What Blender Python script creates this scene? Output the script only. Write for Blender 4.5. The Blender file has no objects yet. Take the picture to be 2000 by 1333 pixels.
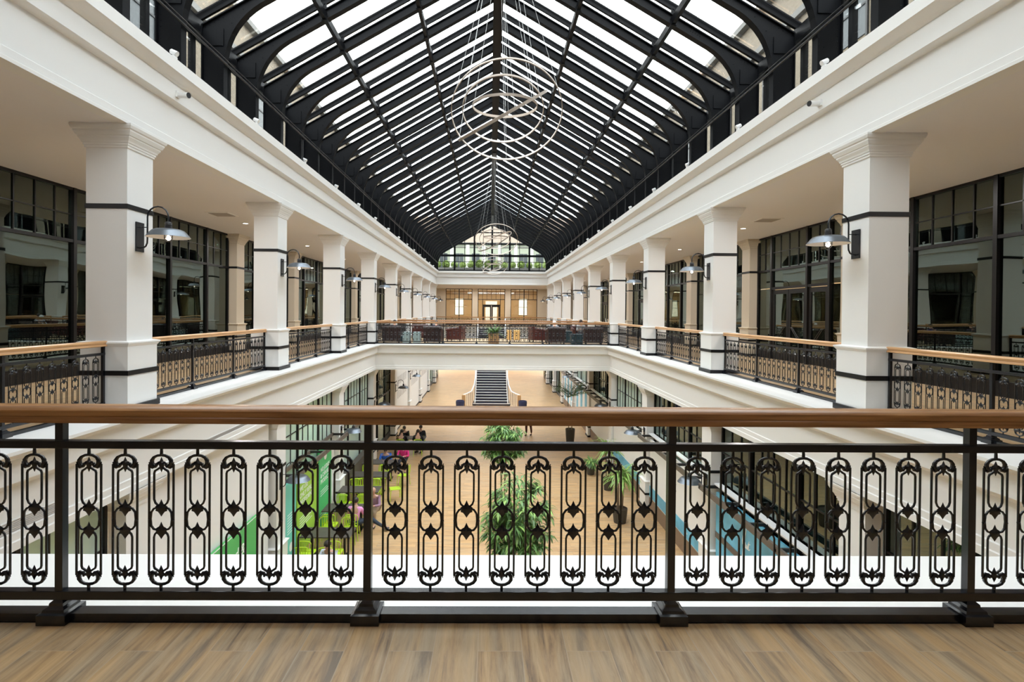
import bpy, math, random
from mathutils import Vector, Matrix
random.seed(7)
S = bpy.context.scene
COL = S.collection
PI = math.pi

# ------------------------------------------------------------ materials
def newmat(name):
    m = bpy.data.materials.new(name); m.use_nodes = True
    nt = m.node_tree
    return m, nt, nt.nodes['Principled BSDF']

def mat(name, rgb, rough=.5, metal=0., spec=.5, bump=0, bscale=40, emit=None, estr=0, vary=0):
    m, nt, b = newmat(name)
    b.inputs['Base Color'].default_value = (*rgb, 1)
    b.inputs['Roughness'].default_value = rough
    b.inputs['Metallic'].default_value = metal
    b.inputs['Specular IOR Level'].default_value = spec
    if emit:
        b.inputs['Emission Color'].default_value = (*emit, 1)
        b.inputs['Emission Strength'].default_value = estr
    if bump or vary:
        tc = nt.nodes.new('ShaderNodeTexCoord'); n = nt.nodes.new('ShaderNodeTexNoise')
        n.inputs['Scale'].default_value = bscale; n.inputs['Detail'].default_value = 4
        nt.links.new(tc.outputs['Object'], n.inputs['Vector'])
        if bump:
            bp = nt.nodes.new('ShaderNodeBump'); bp.inputs['Strength'].default_value = bump; bp.inputs['Distance'].default_value = .01
            nt.links.new(n.outputs['Fac'], bp.inputs['Height']); nt.links.new(bp.outputs['Normal'], b.inputs['Normal'])
        if vary:
            r = nt.nodes.new('ShaderNodeValToRGB')
            r.color_ramp.elements[0].position = .3; r.color_ramp.elements[1].position = .7
            r.color_ramp.elements[0].color = (*[c*(1-vary) for c in rgb], 1)
            r.color_ramp.elements[1].color = (*[min(1, c*(1+vary)) for c in rgb], 1)
            nt.links.new(n.outputs['Fac'], r.inputs['Fac']); nt.links.new(r.outputs['Color'], b.inputs['Base Color'])
    return m

def plank_mat(name, c1, c2, cdark, seam, width, length, rough=.35, axis='Y', streak=.6, mortar=.004, sheen=.5):
    """planks running along Y (or X) in world coordinates, with streaky grain and stains"""
    m, nt, b = newmat(name)
    N, L = nt.nodes, nt.links
    geo = N.new('ShaderNodeNewGeometry'); mp = N.new('ShaderNodeMapping')
    if axis == 'Y': mp.inputs['Rotation'].default_value = (0, 0, PI/2)
    L.new(geo.outputs['Position'], mp.inputs['Vector'])
    br = N.new('ShaderNodeTexBrick')
    br.offset = .37; br.offset_frequency = 2
    br.inputs['Scale'].default_value = 1
    br.inputs['Brick Width'].default_value = length; br.inputs['Row Height'].default_value = width
    br.inputs['Mortar Size'].default_value = mortar; br.inputs['Mortar Smooth'].default_value = .2
    br.inputs['Color1'].default_value = (0, 0, 0, 1); br.inputs['Color2'].default_value = (1, 1, 1, 1)
    br.inputs['Mortar'].default_value = (.5, .5, .5, 1)
    L.new(mp.outputs['Vector'], br.inputs['Vector'])
    mp2 = N.new('ShaderNodeMapping'); mp2.inputs['Scale'].default_value = (1.1, 13, 1)
    L.new(mp.outputs['Vector'], mp2.inputs['Vector'])
    addv = N.new('ShaderNodeVectorMath'); addv.operation = 'MULTIPLY_ADD'
    L.new(br.outputs['Color'], addv.inputs[0]); addv.inputs[1].default_value = (7, 3, 5); L.new(mp2.outputs['Vector'], addv.inputs[2])
    n1 = N.new('ShaderNodeTexNoise'); n1.inputs['Scale'].default_value = 1.3; n1.inputs['Detail'].default_value = 12; n1.inputs['Roughness'].default_value = .7
    n1.inputs['Distortion'].default_value = .6
    L.new(addv.outputs['Vector'], n1.inputs['Vector'])
    rp = N.new('ShaderNodeValToRGB'); e = rp.color_ramp.elements
    e[0].position = .37; e[0].color = (*cdark, 1); e[1].position = .64; e[1].color = (*c2, 1)
    k = e.new(.5); k.color = (*c1, 1); k = e.new(.43); k.color = (c1[0]*.72, c1[1]*.7, c1[2]*.72, 1)
    L.new(n1.outputs['Fac'], rp.inputs['Fac'])
    mix = N.new('ShaderNodeMix'); mix.data_type = 'RGBA'; mix.blend_type = 'MIX'
    hs = N.new('ShaderNodeMath'); hs.operation = 'MULTIPLY'; hs.inputs[1].default_value = .45
    L.new(br.outputs['Color'], hs.inputs[0]); L.new(hs.outputs[0], mix.inputs['Factor'])
    L.new(rp.outputs['Color'], mix.inputs['A']); mix.inputs['B'].default_value = (*c2, 1)
    mx2 = N.new('ShaderNodeMix'); mx2.data_type = 'RGBA'
    L.new(br.outputs['Fac'], mx2.inputs['Factor']); L.new(mix.outputs['Result'], mx2.inputs['A']); mx2.inputs['B'].default_value = (*seam, 1)
    L.new(mx2.outputs['Result'], b.inputs['Base Color'])
    n3 = N.new('ShaderNodeTexNoise'); n3.inputs['Scale'].default_value = .9; n3.inputs['Detail'].default_value = 3
    L.new(addv.outputs['Vector'], n3.inputs['Vector'])
    r3 = N.new('ShaderNodeValToRGB'); e3 = r3.color_ramp.elements
    e3[0].position = .35; e3[0].color = (.80, .86, .95, 1); e3[1].position = .65; e3[1].color = (1.0, .93, .80, 1)
    L.new(n3.outputs['Fac'], r3.inputs['Fac'])
    m3 = N.new('ShaderNodeMix'); m3.data_type = 'RGBA'; m3.blend_type = 'MULTIPLY'; m3.inputs['Factor'].default_value = 1
    L.new(mx2.outputs['Result'], m3.inputs['A']); L.new(r3.outputs['Color'], m3.inputs['B']); L.new(m3.outputs['Result'], b.inputs['Base Color'])
    b.inputs['Roughness'].default_value = rough
    b.inputs['Specular IOR Level'].default_value = sheen
    bp = N.new('ShaderNodeBump'); bp.inputs['Strength'].default_value = .12; bp.inputs['Distance'].default_value = .004
    L.new(n1.outputs['Fac'], bp.inputs['Height']); L.new(bp.outputs['Normal'], b.inputs['Normal'])
    return m

def grain_mat(name, c1, c2, rough=.3, scale=(3, 60, 60)):
    m, nt, b = newmat(name)
    N, L = nt.nodes, nt.links
    tc = N.new('ShaderNodeNewGeometry'); mp = N.new('ShaderNodeMapping'); mp.inputs['Scale'].default_value = scale
    n = N.new('ShaderNodeTexNoise'); n.inputs['Scale'].default_value = 1; n.inputs['Detail'].default_value = 6
    rp = N.new('ShaderNodeValToRGB'); e = rp.color_ramp.elements
    e[0].position = .35; e[0].color = (*c1, 1); e[1].position = .65; e[1].color = (*c2, 1)
    L.new(tc.outputs['Position'], mp.inputs['Vector']); L.new(mp.outputs['Vector'], n.inputs['Vector'])
    L.new(n.outputs['Fac'], rp.inputs['Fac']); L.new(rp.outputs['Color'], b.inputs['Base Color'])
    b.inputs['Roughness'].default_value = rough
    return m

def brick_mat(name, c1, c2, mortar, w=.22, h=.075, axis='YZ', rough=.85):
    m, nt, b = newmat(name)
    N, L = nt.nodes, nt.links
    g = N.new('ShaderNodeNewGeometry'); sp = N.new('ShaderNodeSeparateXYZ'); cb = N.new('ShaderNodeCombineXYZ')
    L.new(g.outputs['Position'], sp.inputs[0])
    L.new(sp.outputs['Y' if axis == 'YZ' else 'X'], cb.inputs[0]); L.new(sp.outputs['Z'], cb.inputs[1])
    br = N.new('ShaderNodeTexBrick'); br.inputs['Scale'].default_value = 1
    br.inputs['Brick Width'].default_value = w; br.inputs['Row Height'].default_value = h; br.inputs['Mortar Size'].default_value = .007
    br.inputs['Color1'].default_value = (*c1, 1); br.inputs['Color2'].default_value = (*c2, 1); br.inputs['Mortar'].default_value = (*mortar, 1)
    L.new(cb.outputs[0], br.inputs['Vector']); L.new(br.outputs['Color'], b.inputs['Base Color'])
    b.inputs['Roughness'].default_value = rough
    return m

def glass_mat(name, tint, base=.05, fres=.6, rough=.0, wave=0, wscale=.8, refl=(1, 1, 1)):
    m = bpy.data.materials.new(name); m.use_nodes = True
    nt = m.node_tree; N, L = nt.nodes, nt.links
    for n in list(N): N.remove(n)
    out = N.new('ShaderNodeOutputMaterial'); mx = N.new('ShaderNodeMixShader')
    tr = N.new('ShaderNodeBsdfTransparent'); tr.inputs['Color'].default_value = (*tint, 1)
    gl = N.new('ShaderNodeBsdfGlossy'); gl.inputs['Roughness'].default_value = rough; gl.inputs['Color'].default_value = (*refl, 1)
    lw = N.new('ShaderNodeLayerWeight'); lw.inputs['Blend'].default_value = .35
    ma = N.new('ShaderNodeMath'); ma.operation = 'MULTIPLY_ADD'; ma.inputs[1].default_value = fres; ma.inputs[2].default_value = base
    ma.use_clamp = True
    L.new(lw.outputs['Fresnel'], ma.inputs[0]); L.new(ma.outputs[0], mx.inputs['Fac'])
    L.new(tr.outputs[0], mx.inputs[1]); L.new(gl.outputs[0], mx.inputs[2]); L.new(mx.outputs[0], out.inputs['Surface'])
    if wave:
        g = N.new('ShaderNodeNewGeometry'); n = N.new('ShaderNodeTexNoise'); n.inputs['Scale'].default_value = wscale; n.inputs['Detail'].default_value = 0
        bp = N.new('ShaderNodeBump'); bp.inputs['Strength'].default_value = wave; bp.inputs['Distance'].default_value = .02
        L.new(g.outputs['Position'], n.inputs['Vector']); L.new(n.outputs['Fac'], bp.inputs['Height'])
        L.new(bp.outputs['Normal'], gl.inputs['Normal'])
    return m

M = {}
M['white'] = mat('white_paint', (.80, .795, .78), .45)
M['cream'] = mat('cream_plaster', (.62, .55, .44), .6)
M['ceil'] = mat('ceiling_paint', (.80, .795, .82), .75)
M['black'] = mat('black_iron', (.006, .007, .011), .24, 0, .6)
M['black_trim'] = mat('black_trim_paint', (.006, .006, .007), .4, 0, .35)
M['roofsteel'] = mat('roof_steel_paint', (.004, .0045, .006), .45, 0, .13)
M['frame'] = mat('shopfront_frame', (.007, .0065, .007), .4, 0, .3)
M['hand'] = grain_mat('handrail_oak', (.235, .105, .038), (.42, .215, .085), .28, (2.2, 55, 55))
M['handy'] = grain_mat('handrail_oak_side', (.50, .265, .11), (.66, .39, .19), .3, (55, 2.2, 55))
M['floor'] = plank_mat('plank_floor', (.47, .325, .18), (.62, .455, .27), (.19, .13, .085), (.57, .45, .31), .203, 1.22, .36, mortar=.0018)
M['gfloor'] = plank_mat('ground_plank_floor', (.51, .325, .165), (.59, .395, .22), (.37, .22, .095), (.36, .24, .14), .3, 1.2, .35, axis='X')
def painted_reflection(name, col, f):
    m = glass_mat(name, (.7, .8, .74), .13, .9, refl=(.82, 1, .93)); nt = m.node_tree; N, L = nt.nodes, nt.links
    out = [n for n in N if n.type == 'OUTPUT_MATERIAL'][0]; mx0 = out.inputs['Surface'].links[0].from_node
    d = N.new('ShaderNodeBsdfDiffuse'); d.inputs['Color'].default_value = (*col, 1)
    mx = N.new('ShaderNodeMixShader'); mx.inputs['Fac'].default_value = f
    L.new(mx0.outputs[0], mx.inputs[1]); L.new(d.outputs[0], mx.inputs[2]); L.new(mx.outputs[0], out.inputs['Surface'])
    return m
M['palereflect'] = painted_reflection('pale_green_reflection_glass', (.66, .80, .72), .6)  # diffuse pale green stands in for bright reflections in the ground glazing
M['skyglass'] = glass_mat('skylight_glass', (.965, .985, .975), .03, .4)
M['clerglass'] = glass_mat('clerestory_glass', (.9, .92, .9), .04, .4)
M['shopglass'] = glass_mat('shopfront_glass', (.55, .57, .53), .085, .9, wave=.25, wscale=.9, refl=(.86, 1, .92))
M['groundglass'] = glass_mat('ground_shop_glass', (.75, .86, .80), .13, .9, wave=.2, wscale=.7, refl=(.82, 1, .93))
M['brickL'] = brick_mat('buff_brick', (.26, .21, .15), (.21, .17, .12), (.24, .21, .17))
M['brickE'] = brick_mat('pale_brick', (.42, .32, .26), (.36, .28, .22), (.40, .35, .30), axis='XZ')
M['facade'] = mat('facade_render', (.32, .35, .27), .8)
M['stone'] = mat('limestone', (.18, .175, .16), .8)
M['wglass'] = mat('outside_window_glass', (.05, .06, .065), .3, 0, .3)
M['galv'] = mat('galvanised_metal', (.15, .17, .195), .35, .8, bump=.05, bscale=60)
M['shadein'] = mat('shade_enamel', (.85, .80, .76), .4)
M['bulb'] = mat('lit_bulb', (1, .95, .9), .3, emit=(1, .86, .7), estr=3.2)
M['down'] = mat('downlight_lens', (1, 1, 1), .3, emit=(1, .93, .82), estr=9)
M['led'] = mat('led_strip', (.55, .47, .40), .4, emit=(1, .85, .74), estr=.03)
M['ringmetal'] = mat('ring_aluminium', (.27, .22, .18), .5, .1)
M['wire'] = mat('steel_wire', (.55, .55, .55), .3, .8)
M['whitemetal'] = mat('white_metal', (.8, .8, .8), .35)
M['dark'] = mat('dark_plastic', (.02, .02, .022), .4)
M['vent'] = mat('vent_metal', (.42, .39, .37), .5)
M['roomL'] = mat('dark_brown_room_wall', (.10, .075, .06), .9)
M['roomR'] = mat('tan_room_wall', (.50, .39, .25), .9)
M['roomE'] = mat('ochre_room_wall', (.62, .44, .24), .8)
M['roomfloor'] = mat('room_floor', (.12, .10, .08), .7)
M['hoard'] = mat('white_hoarding', (.80, .80, .79), .5)
M['green'] = mat('green_board', (.085, .45, .125), .5)
M['lime'] = mat('lime_board', (.36, .62, .07), .5)
M['green2'] = mat('leaf_green_board', (.07, .52, .18), .5)
M['teal'] = mat('teal_board', (.17, .62, .52), .5)
M['blue'] = mat('sky_blue_board', (.12, .42, .60), .45, vary=.25, bscale=1.6)
M['print'] = mat('white_lettering', (.88, .9, .88), .6)
M['ink'] = mat('black_lettering', (.02, .02, .02), .6)
M['brownbeam'] = mat('bronze_beam', (.11, .09, .075), .45)
M['brownbase'] = mat('brown_skirting', (.20, .13, .085), .5)
M['limeMetal'] = mat('lime_powder_coat', (.46, .66, .03), .35)
M['tabletop'] = grain_mat('dark_oak_table', (.05, .042, .036), (.09, .076, .063), .45, (4, 40, 40))
M['leather'] = mat('brown_leather', (.035, .014, .011), .4, bump=.2, bscale=35)
M['redleather'] = mat('oxblood_leather', (.085, .02, .015), .4, bump=.2, bscale=35)
M['tealcube'] = mat('slate_teal_lacquer', (.025, .06, .075), .4)
M['navy'] = mat('navy_glaze', (.02, .03, .09), .35)
M['palecube'] = mat('pale_blue_lacquer', (.50, .66, .68), .4)
M['crate'] = grain_mat('pine_crate', (.50, .27, .11), (.66, .42, .2), .6, (40, 40, 4))
M['tan'] = mat('tan_fabric', (.72, .45, .17), .8)
M['soil'] = mat('soil', (.05, .035, .025), .95, bump=.6, bscale=30)
M['pot'] = mat('dark_pot', (.045, .04, .032), .55)
M['bark'] = mat('bark', (.20, .14, .09), .85, bump=.4, bscale=50)
M['leaf'] = mat('leaf_green', (.085, .19, .045), .45, vary=.35, bscale=3)
M['leaf2'] = mat('leaf_light_green', (.22, .38, .08), .45, vary=.3, bscale=3)
M['leaf3'] = mat('shrub_green', (.27, .36, .10), .7, vary=.35, bscale=5)
M['skin'] = mat('skin', (.52, .30, .21), .5)
M['hairD'] = mat('dark_hair', (.025, .017, .013), .6)
M['eye'] = mat('eye_dark', (.02, .015, .012), .3)
M['step'] = mat('stair_tread', (.035, .035, .055), .5)
M['nosing'] = mat('stair_nosing', (.75, .74, .73), .5)
M['stone2'] = mat('white_stone', (.6, .6, .56), .8)
M['gravel'] = mat('roof_gravel', (.12, .12, .115), .95)
M['terracotta'] = brick_mat('orange_brick', (.60, .30, .13), (.50, .25, .11), (.5, .38, .26), w=.3, h=.1)

# ------------------------------------------------------------ mesh builder
class MB:
    def __init__(s): s.v, s.f, s.m, s.mats = [], [], [], []
    def mi(s, m):
        if m not in s.mats: s.mats.append(m)
        return s.mats.index(m)
    def add(s, vs, fs, m=None):
        o = len(s.v); s.v += [tuple(p) for p in vs]
        k = s.mi(m) if m else 0
        s.f += [tuple(i+o for i in f) for f in fs]; s.m += [k]*len(fs)
        return s
    def box(s, x0, x1, y0, y1, z0, z1, m=None):
        if x0 > x1: x0, x1 = x1, x0
        if y0 > y1: y0, y1 = y1, y0
        vs = [(x, y, z) for z in (z0, z1) for y in (y0, y1) for x in (x0, x1)]
        return s.add(vs, [(0, 2, 3, 1), (4, 5, 7, 6), (0, 1, 5, 4), (2, 6, 7, 3), (0, 4, 6, 2), (1, 3, 7, 5)], m)
    def obox(s, a, b, w, h, m=None, up=(0, 0, 1)):
        """bar from a to b, width w (sideways), height h (along up)"""
        a, b = Vector(a), Vector(b); d = (b-a).normalized(); u = Vector(up)
        sd = d.cross(u).normalized(); u = sd.cross(d).normalized()
        vs = []
        for p in (a, b):
            for i, j in ((-1, -1), (1, -1), (1, 1), (-1, 1)): vs.append(p+sd*(i*w/2)+u*(j*h/2))
        return s.add(vs, [(0, 1, 2, 3), (7, 6, 5, 4), (0, 4, 5, 1), (1, 5, 6, 2), (2, 6, 7, 3), (3, 7, 4, 0)], m)
    def tube(s, pts, r, n=6, m=None, cap=True, flat=None):
        pts = [Vector(p) for p in pts]; k = len(pts)
        rr = r if isinstance(r, (list, tuple)) else [r]*k
        t0 = (pts[1]-pts[0]).normalized()
        ref = Vector((0, 1, 0)) if abs(t0.y) < .9 else Vector((1, 0, 0))
        vs, fs = [], []
        for i, p in enumerate(pts):
            t = (pts[min(i+1, k-1)]-pts[max(i-1, 0)]).normalized()
            a = t.cross(ref)
            if a.length < 1e-4: a = t.cross(Vector((0, 0, 1)))
            a.normalize(); b = a.cross(t).normalized(); ref = b if flat is None else ref
            for j in range(n):
                an = 2*PI*(j+.5)/n
                vs.append(p+a*(math.cos(an)*rr[i])+b*(math.sin(an)*rr[i]*(flat or 1)))
        for i in range(k-1):
            for j in range(n):
                q = (j+1) % n; fs.append((i*n+j, i*n+q, (i+1)*n+q, (i+1)*n+j))
        if cap: fs.append(tuple(range(n))[::-1]); fs.append(tuple((k-1)*n+j for j in range(n)))
        return s.add(vs, fs, m)
    def lathe(s, prof, c=(0, 0, 0), n=20, m=None, cap0=False, cap1=False, axis=None):
        vs, fs = [], []
        R = Matrix.Identity(3)
        if axis is not None: R = Vector((0, 0, 1)).rotation_difference(Vector(axis)).to_matrix()
        c = Vector(c)
        for r, z in prof:
            for j in range(n):
                a = 2*PI*j/n; vs.append(c+R@Vector((r*math.cos(a), r*math.sin(a), z)))
        for i in range(len(prof)-1):
            for j in range(n):
                q = (j+1) % n; fs.append((i*n+j, i*n+q, (i+1)*n+q, (i+1)*n+j))
        if cap0: fs.append(tuple(range(n))[::-1])
        if cap1: fs.append(tuple((len(prof)-1)*n+j for j in range(n)))
        return s.add(vs, fs, m)
    def ball(s, c, r, n=10, m=None, sc=(1, 1, 1)):
        k = n//2+1; pr = []
        vs, fs = [], []
        for i in range(k+1):
            t = PI*i/k
            for j in range(n):
                a = 2*PI*j/n
                vs.append((c[0]+r*sc[0]*math.sin(t)*math.cos(a), c[1]+r*sc[1]*math.sin(t)*math.sin(a), c[2]+r*sc[2]*math.cos(t)))
        for i in range(k):
            for j in range(n):
                q = (j+1) % n; fs.append((i*n+j, (i+1)*n+j, (i+1)*n+q, i*n+q))
        return s.add(vs, fs, m)
    def prism(s, poly, y0, y1, m=None, plane='XZ'):
        n = len(poly)
        def P(a, b, d):
            return (a, d, b) if plane == 'XZ' else ((d, a, b) if plane == 'YZ' else (a, b, d))
        vs = [P(a, b, y0) for a, b in poly]+[P(a, b, y1) for a, b in poly]
        fs = [tuple(range(n)), tuple(range(n, 2*n))[::-1]]+[(i, i+n, (i+1) % n+n, (i+1) % n) for i in range(n)]
        return s.add(vs, fs, m)
    def squaresweep(s, x0, x1, y0, y1, prof, m=None, inward=False, sides=None):
        """profile (offset, z) swept with mitred corners round a rectangle; offset outward (or inward)"""
        sg = -1 if inward else 1
        vs, fs = [], []
        for o, z in prof:
            o *= sg
            vs += [(x0-o, y0-o, z), (x1+o, y0-o, z), (x1+o, y1+o, z), (x0-o, y1+o, z)]
        for i in range(len(prof)-1):
            for j in (range(4) if sides is None else sides):
                q = (j+1) % 4
                f = (i*4+j, i*4+q, (i+1)*4+q, (i+1)*4+j)
                fs.append(f[::-1] if inward else f)
        return s.add(vs, fs, m)
    def obj(s, name, m=None, parent=None, smooth=False, loc=None, bevel=0):
        me = bpy.data.meshes.new(name); me.from_pydata(s.v, [], s.f); me.update()
        mats = s.mats or [m]
        if m is not None and not s.mats: mats = [m]
        for x in mats: me.materials.append(M[x] if isinstance(x, str) else x)
        if len(mats) > 1: me.polygons.foreach_set('material_index', s.m)
        if smooth:
            me.polygons.foreach_set('use_smooth', [True]*len(me.polygons))
            try: me.set_sharp_from_angle(angle=math.radians(38))
            except Exception: pass
        o = bpy.data.objects.new(name, me); COL.objects.link(o)
        if parent: o.parent = parent
        if loc: o.location = loc
        if bevel:
            b = o.modifiers.new('bevel', 'BEVEL'); b.width = bevel; b.segments = 2; b.limit_method = 'ANGLE'
        return o

def tag(o, label=None, cat=None, group=None, kind=None):
    if label: o['label'] = label
    if cat: o['category'] = cat
    if group: o['group'] = group
    if kind: o['kind'] = kind
    return o
def thing(name, label, cat, loc=(0, 0, 0), rz=0, group=None, kind=None):
    o = bpy.data.objects.new(name, None); COL.objects.link(o)
    o.location = loc; o.rotation_euler = (0, 0, rz); o.empty_display_size = .2
    return tag(o, label, cat, group, kind)
def kids(o): return [c for c in KID.get(o.name, [])]
KID = {}
def dup(root, loc=None, rz=None, label=None, group=None, sx=None):
    def cp(o, par):
        c = o.copy(); COL.objects.link(c)
        if par: c.parent = par
        for ch in o.children: cp(ch, c)
        return c
    r = cp(root, None)
    if loc is not None: r.location = loc
    if rz is not None: r.rotation_euler = (0, 0, rz)
    if label: r['label'] = label
    if group: r['group'] = group
    return r
def text(name, body, size, m, parent, loc, rot, extrude=.003, align='LEFT', shear=0, space=1.0):
    c = bpy.data.curves.new(name, 'FONT'); c.body = body; c.size = size; c.extrude = extrude; c.shear = shear
    c.align_x = align; c.space_line = space
    c.materials.append(M[m]); o = bpy.data.objects.new(name, c); COL.objects.link(o)
    dg = bpy.context.evaluated_depsgraph_get(); dg.update()
    me = bpy.data.meshes.new_from_object(o.evaluated_get(dg)); bpy.data.objects.remove(o)
    o = bpy.data.objects.new(name, me); COL.objects.link(o)
    if not me.materials: me.materials.append(M[m])
    o.parent = parent; o.location = loc; o.rotation_euler = rot
    return o

ORD = ['first', 'second', 'third', 'fourth', 'fifth', 'sixth', 'seventh', 'eighth', 'ninth', 'tenth', 'eleventh', 'twelfth', 'thirteenth', 'fourteenth', 'fifteenth', 'sixteenth', 'seventeenth', 'eighteenth', 'nineteenth', 'twentieth']
SIDE = {-1: 'left', 1: 'right'}

# ------------------------------------------------------------ key dimensions
D1, SP, W, XC = 8.2, 5.766, .617, 5.665      # first column front, spacing, shaft width, inner face
HC, ZT, ZG = 4.32, 5.66, -5.7                # gallery ceiling, cornice top, ground floor
XW = 9.75                                    # shopfront line of the gallery
XR = 5.97                                    # rail line
KN = 9                                       # columns 0..8
YE = 54.05                                   # far end of the atrium opening (frieze line)
def dk(k): return D1+k*SP

# ------------------------------------------------------------ floors, ceilings, slabs
mb = MB()
for sx in (-1, 1): mb.box(sx*5.95, sx*9.9, -4, 64.2, -.06, 0)
mb.box(-5.95, 5.95, -4, 2.66, -.06, 0).box(-5.95, 5.95, 25.76, 31.57, -.06, 0).box(-5.95, 5.95, 54.4, 64.2, -.06, 0)
tag(mb.obj('floor', 'floor'), 'brown wood plank floor of the upper galleries and bridge', 'floor', kind='structure')
mb = MB().box(-12, 12, -4, 80, ZG-.1, ZG)
tag(mb.obj('floor_ground', 'gfloor'), 'orange tan plank floor of the hall below', 'floor', kind='structure')
mb = MB()
for sx in (-1, 1): mb.box(sx*5.62, sx*12, -4, 64.2, -1.2, -.08)
mb.box(-5.62, 5.62, -4, 3.06, -1.2, -.08).box(-5.62, 5.62, 25.5, 31.9, -1.2, -.08).box(-5.62, 5.62, YE+.05, 64.2, -1.2, -.08)
tag(mb.obj('ceiling_ground', 'ceil'), 'white ceiling slab over the ground floor under the galleries', 'ceiling', kind='structure')
mb = MB()
for sx in (-1, 1): mb.box(sx*5.70, sx*9.9, -4, 64.2, HC, HC+.08)
mb.box(-5.70, 5.70, -4, 2.98, HC, HC+.08).box(-5.70, 5.70, YE+.1, 64.2, HC, HC+.08)
tag(mb.obj('ceiling', 'ceil'), 'pale pinkish ceiling of the upper galleries', 'ceiling', kind='structure')
mb = MB()
for sx in (-1, 1): mb.box(sx*6.0, sx*11.0, -4, 70.2, 5.5, 5.64)
mb.box(-6, 6, -4, 3.0, 5.5, 5.64).box(-6, 6, YE+.1, 70.2, 5.5, 5.64)
tag(mb.obj('roof_flat', 'gravel'), 'flat gravel roof outside around the skylight', 'roof', kind='structure')

# entablatures: mitred rings round the openings
LOWP = [(-.42, 0), (.30, 0), (.30, -.04), (.265, -.05), (.235, -.07), (.215, -.10), (.17, -.125), (.13, -.14), (.13, -.40), (.11, -.41), (.085, -.445), (.03, -.47), (0, -.49),
        (0, -1.0), (.02, -1.012), (.02, -1.10), (.035, -1.112), (.035, -1.21), (-.1, -1.21)]
UPP = [(-.16, HC-.003), (.05, HC-.003), (.05, 4.36), (.03, 4.372), (.03, 4.47), (.0, 4.49), (0, 5.04), (.03, 5.05), (.075, 5.06), (.10, 5.075), (.12, 5.08), (.12, 5.355),
       (.15, 5.362), (.19, 5.39), (.235, 5.43), (.265, 5.455), (.29, 5.47), (.29, ZT), (-.6, ZT)]
o = MB().squaresweep(-5.57, 5.57, 3.11, 25.45, LOWP[::-1], inward=True).obj('trim_1', 'white', smooth=True)
tag(o, 'white moulded cornice round the near floor opening below the balustrades', 'cornice', kind='structure')
o = MB().squaresweep(-5.57, 5.57, 31.95, YE, LOWP[::-1], inward=True).obj('trim_2', 'white', smooth=True)
tag(o, 'white moulded cornice round the far floor opening beyond the bridge', 'cornice', kind='structure')
o = MB().squaresweep(-5.62, 5.62, 3.06, YE, UPP, inward=True).obj('trim_3', 'white', smooth=True)
tag(o, 'deep white cornice round the base of the glass roof', 'cornice', kind='structure')

# ------------------------------------------------------------ columns
def column_parts(root, z0, z1, w, m='white', back=None):
    """square column, local origin at the centre of its foot"""
    h = w/2
    H = z1-z0
    mb = MB().squaresweep(-h, h, -h, h, [(0, 1.05), (0, H-.33)]); mb.obj('shaft', m, root)
    p = [(.047, .0), (.047, .985), (.055, .99), (.075, 1.02), (.085, 1.03), (.085, 1.05), (.02, 1.065), (0, 1.068)]
    MB().squaresweep(-h, h, -h, h, p).obj('pedestal', m, root, smooth=False)
    c = [(0, H-.335), (.018, H-.325), (.018, H-.295), (.03, H-.29), (.03, H-.262), (.042, H-.255), (.05, H-.23), (.078, H-.185), (.078, H-.165), (.092, H-.158), (.118, H-.105), (.118, H-.085), (.135, H-.07), (.15, H-.03), (.15, H-.002)]
    MB().squaresweep(-h, h, -h, h, c).obj('capital', m, root, smooth=False)
    for zt, o in ((.62, .06), (3.147-(4.32-H)*0, .012)):
        zb = zt-.073
        MB().squaresweep(-h, h, -h, h, [(0, zb), (o, zb), (o, zt), (0, zt)]).obj('black_band', 'black_trim', root)
    MB().squaresweep(-h, h, -h, h, [(.0, .09), (.075, .09), (.08, .085), (.08, 0.002), (0, 0.002)][::-1]).obj('black_base', 'black_trim', root)

proto = {}
def mkcol(key, x, y, z0, z1, w, label, group):
    if key not in proto:
        r = thing('column', label, 'column', (x, y, z0), 0, group, 'structure')
        column_parts(r, z0, z1, w); proto[key] = r; return r
    return dup(proto[key], (x, y, z0), None, label, group)
for s in (-1, 1):
    for k in range(-1, KN):
        who = 'off-frame corner column of the front rail' if k < 0 else f'{ORD[k]} column from the front'
        mkcol('up', s*(XC+W/2), dk(k)+W/2, 0, HC, W, f'white square gallery column, {who}, {SIDE[s]} row', f'gallery columns, {SIDE[s]} row')
    for k in range(0, KN):
        mkcol('dn', s*(XC+W/2), dk(k)+W/2, ZG, -1.205, W, f'white square ground floor column below the {ORD[k]} gallery column, {SIDE[s]} row', f'ground floor columns, {SIDE[s]} row')

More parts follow.
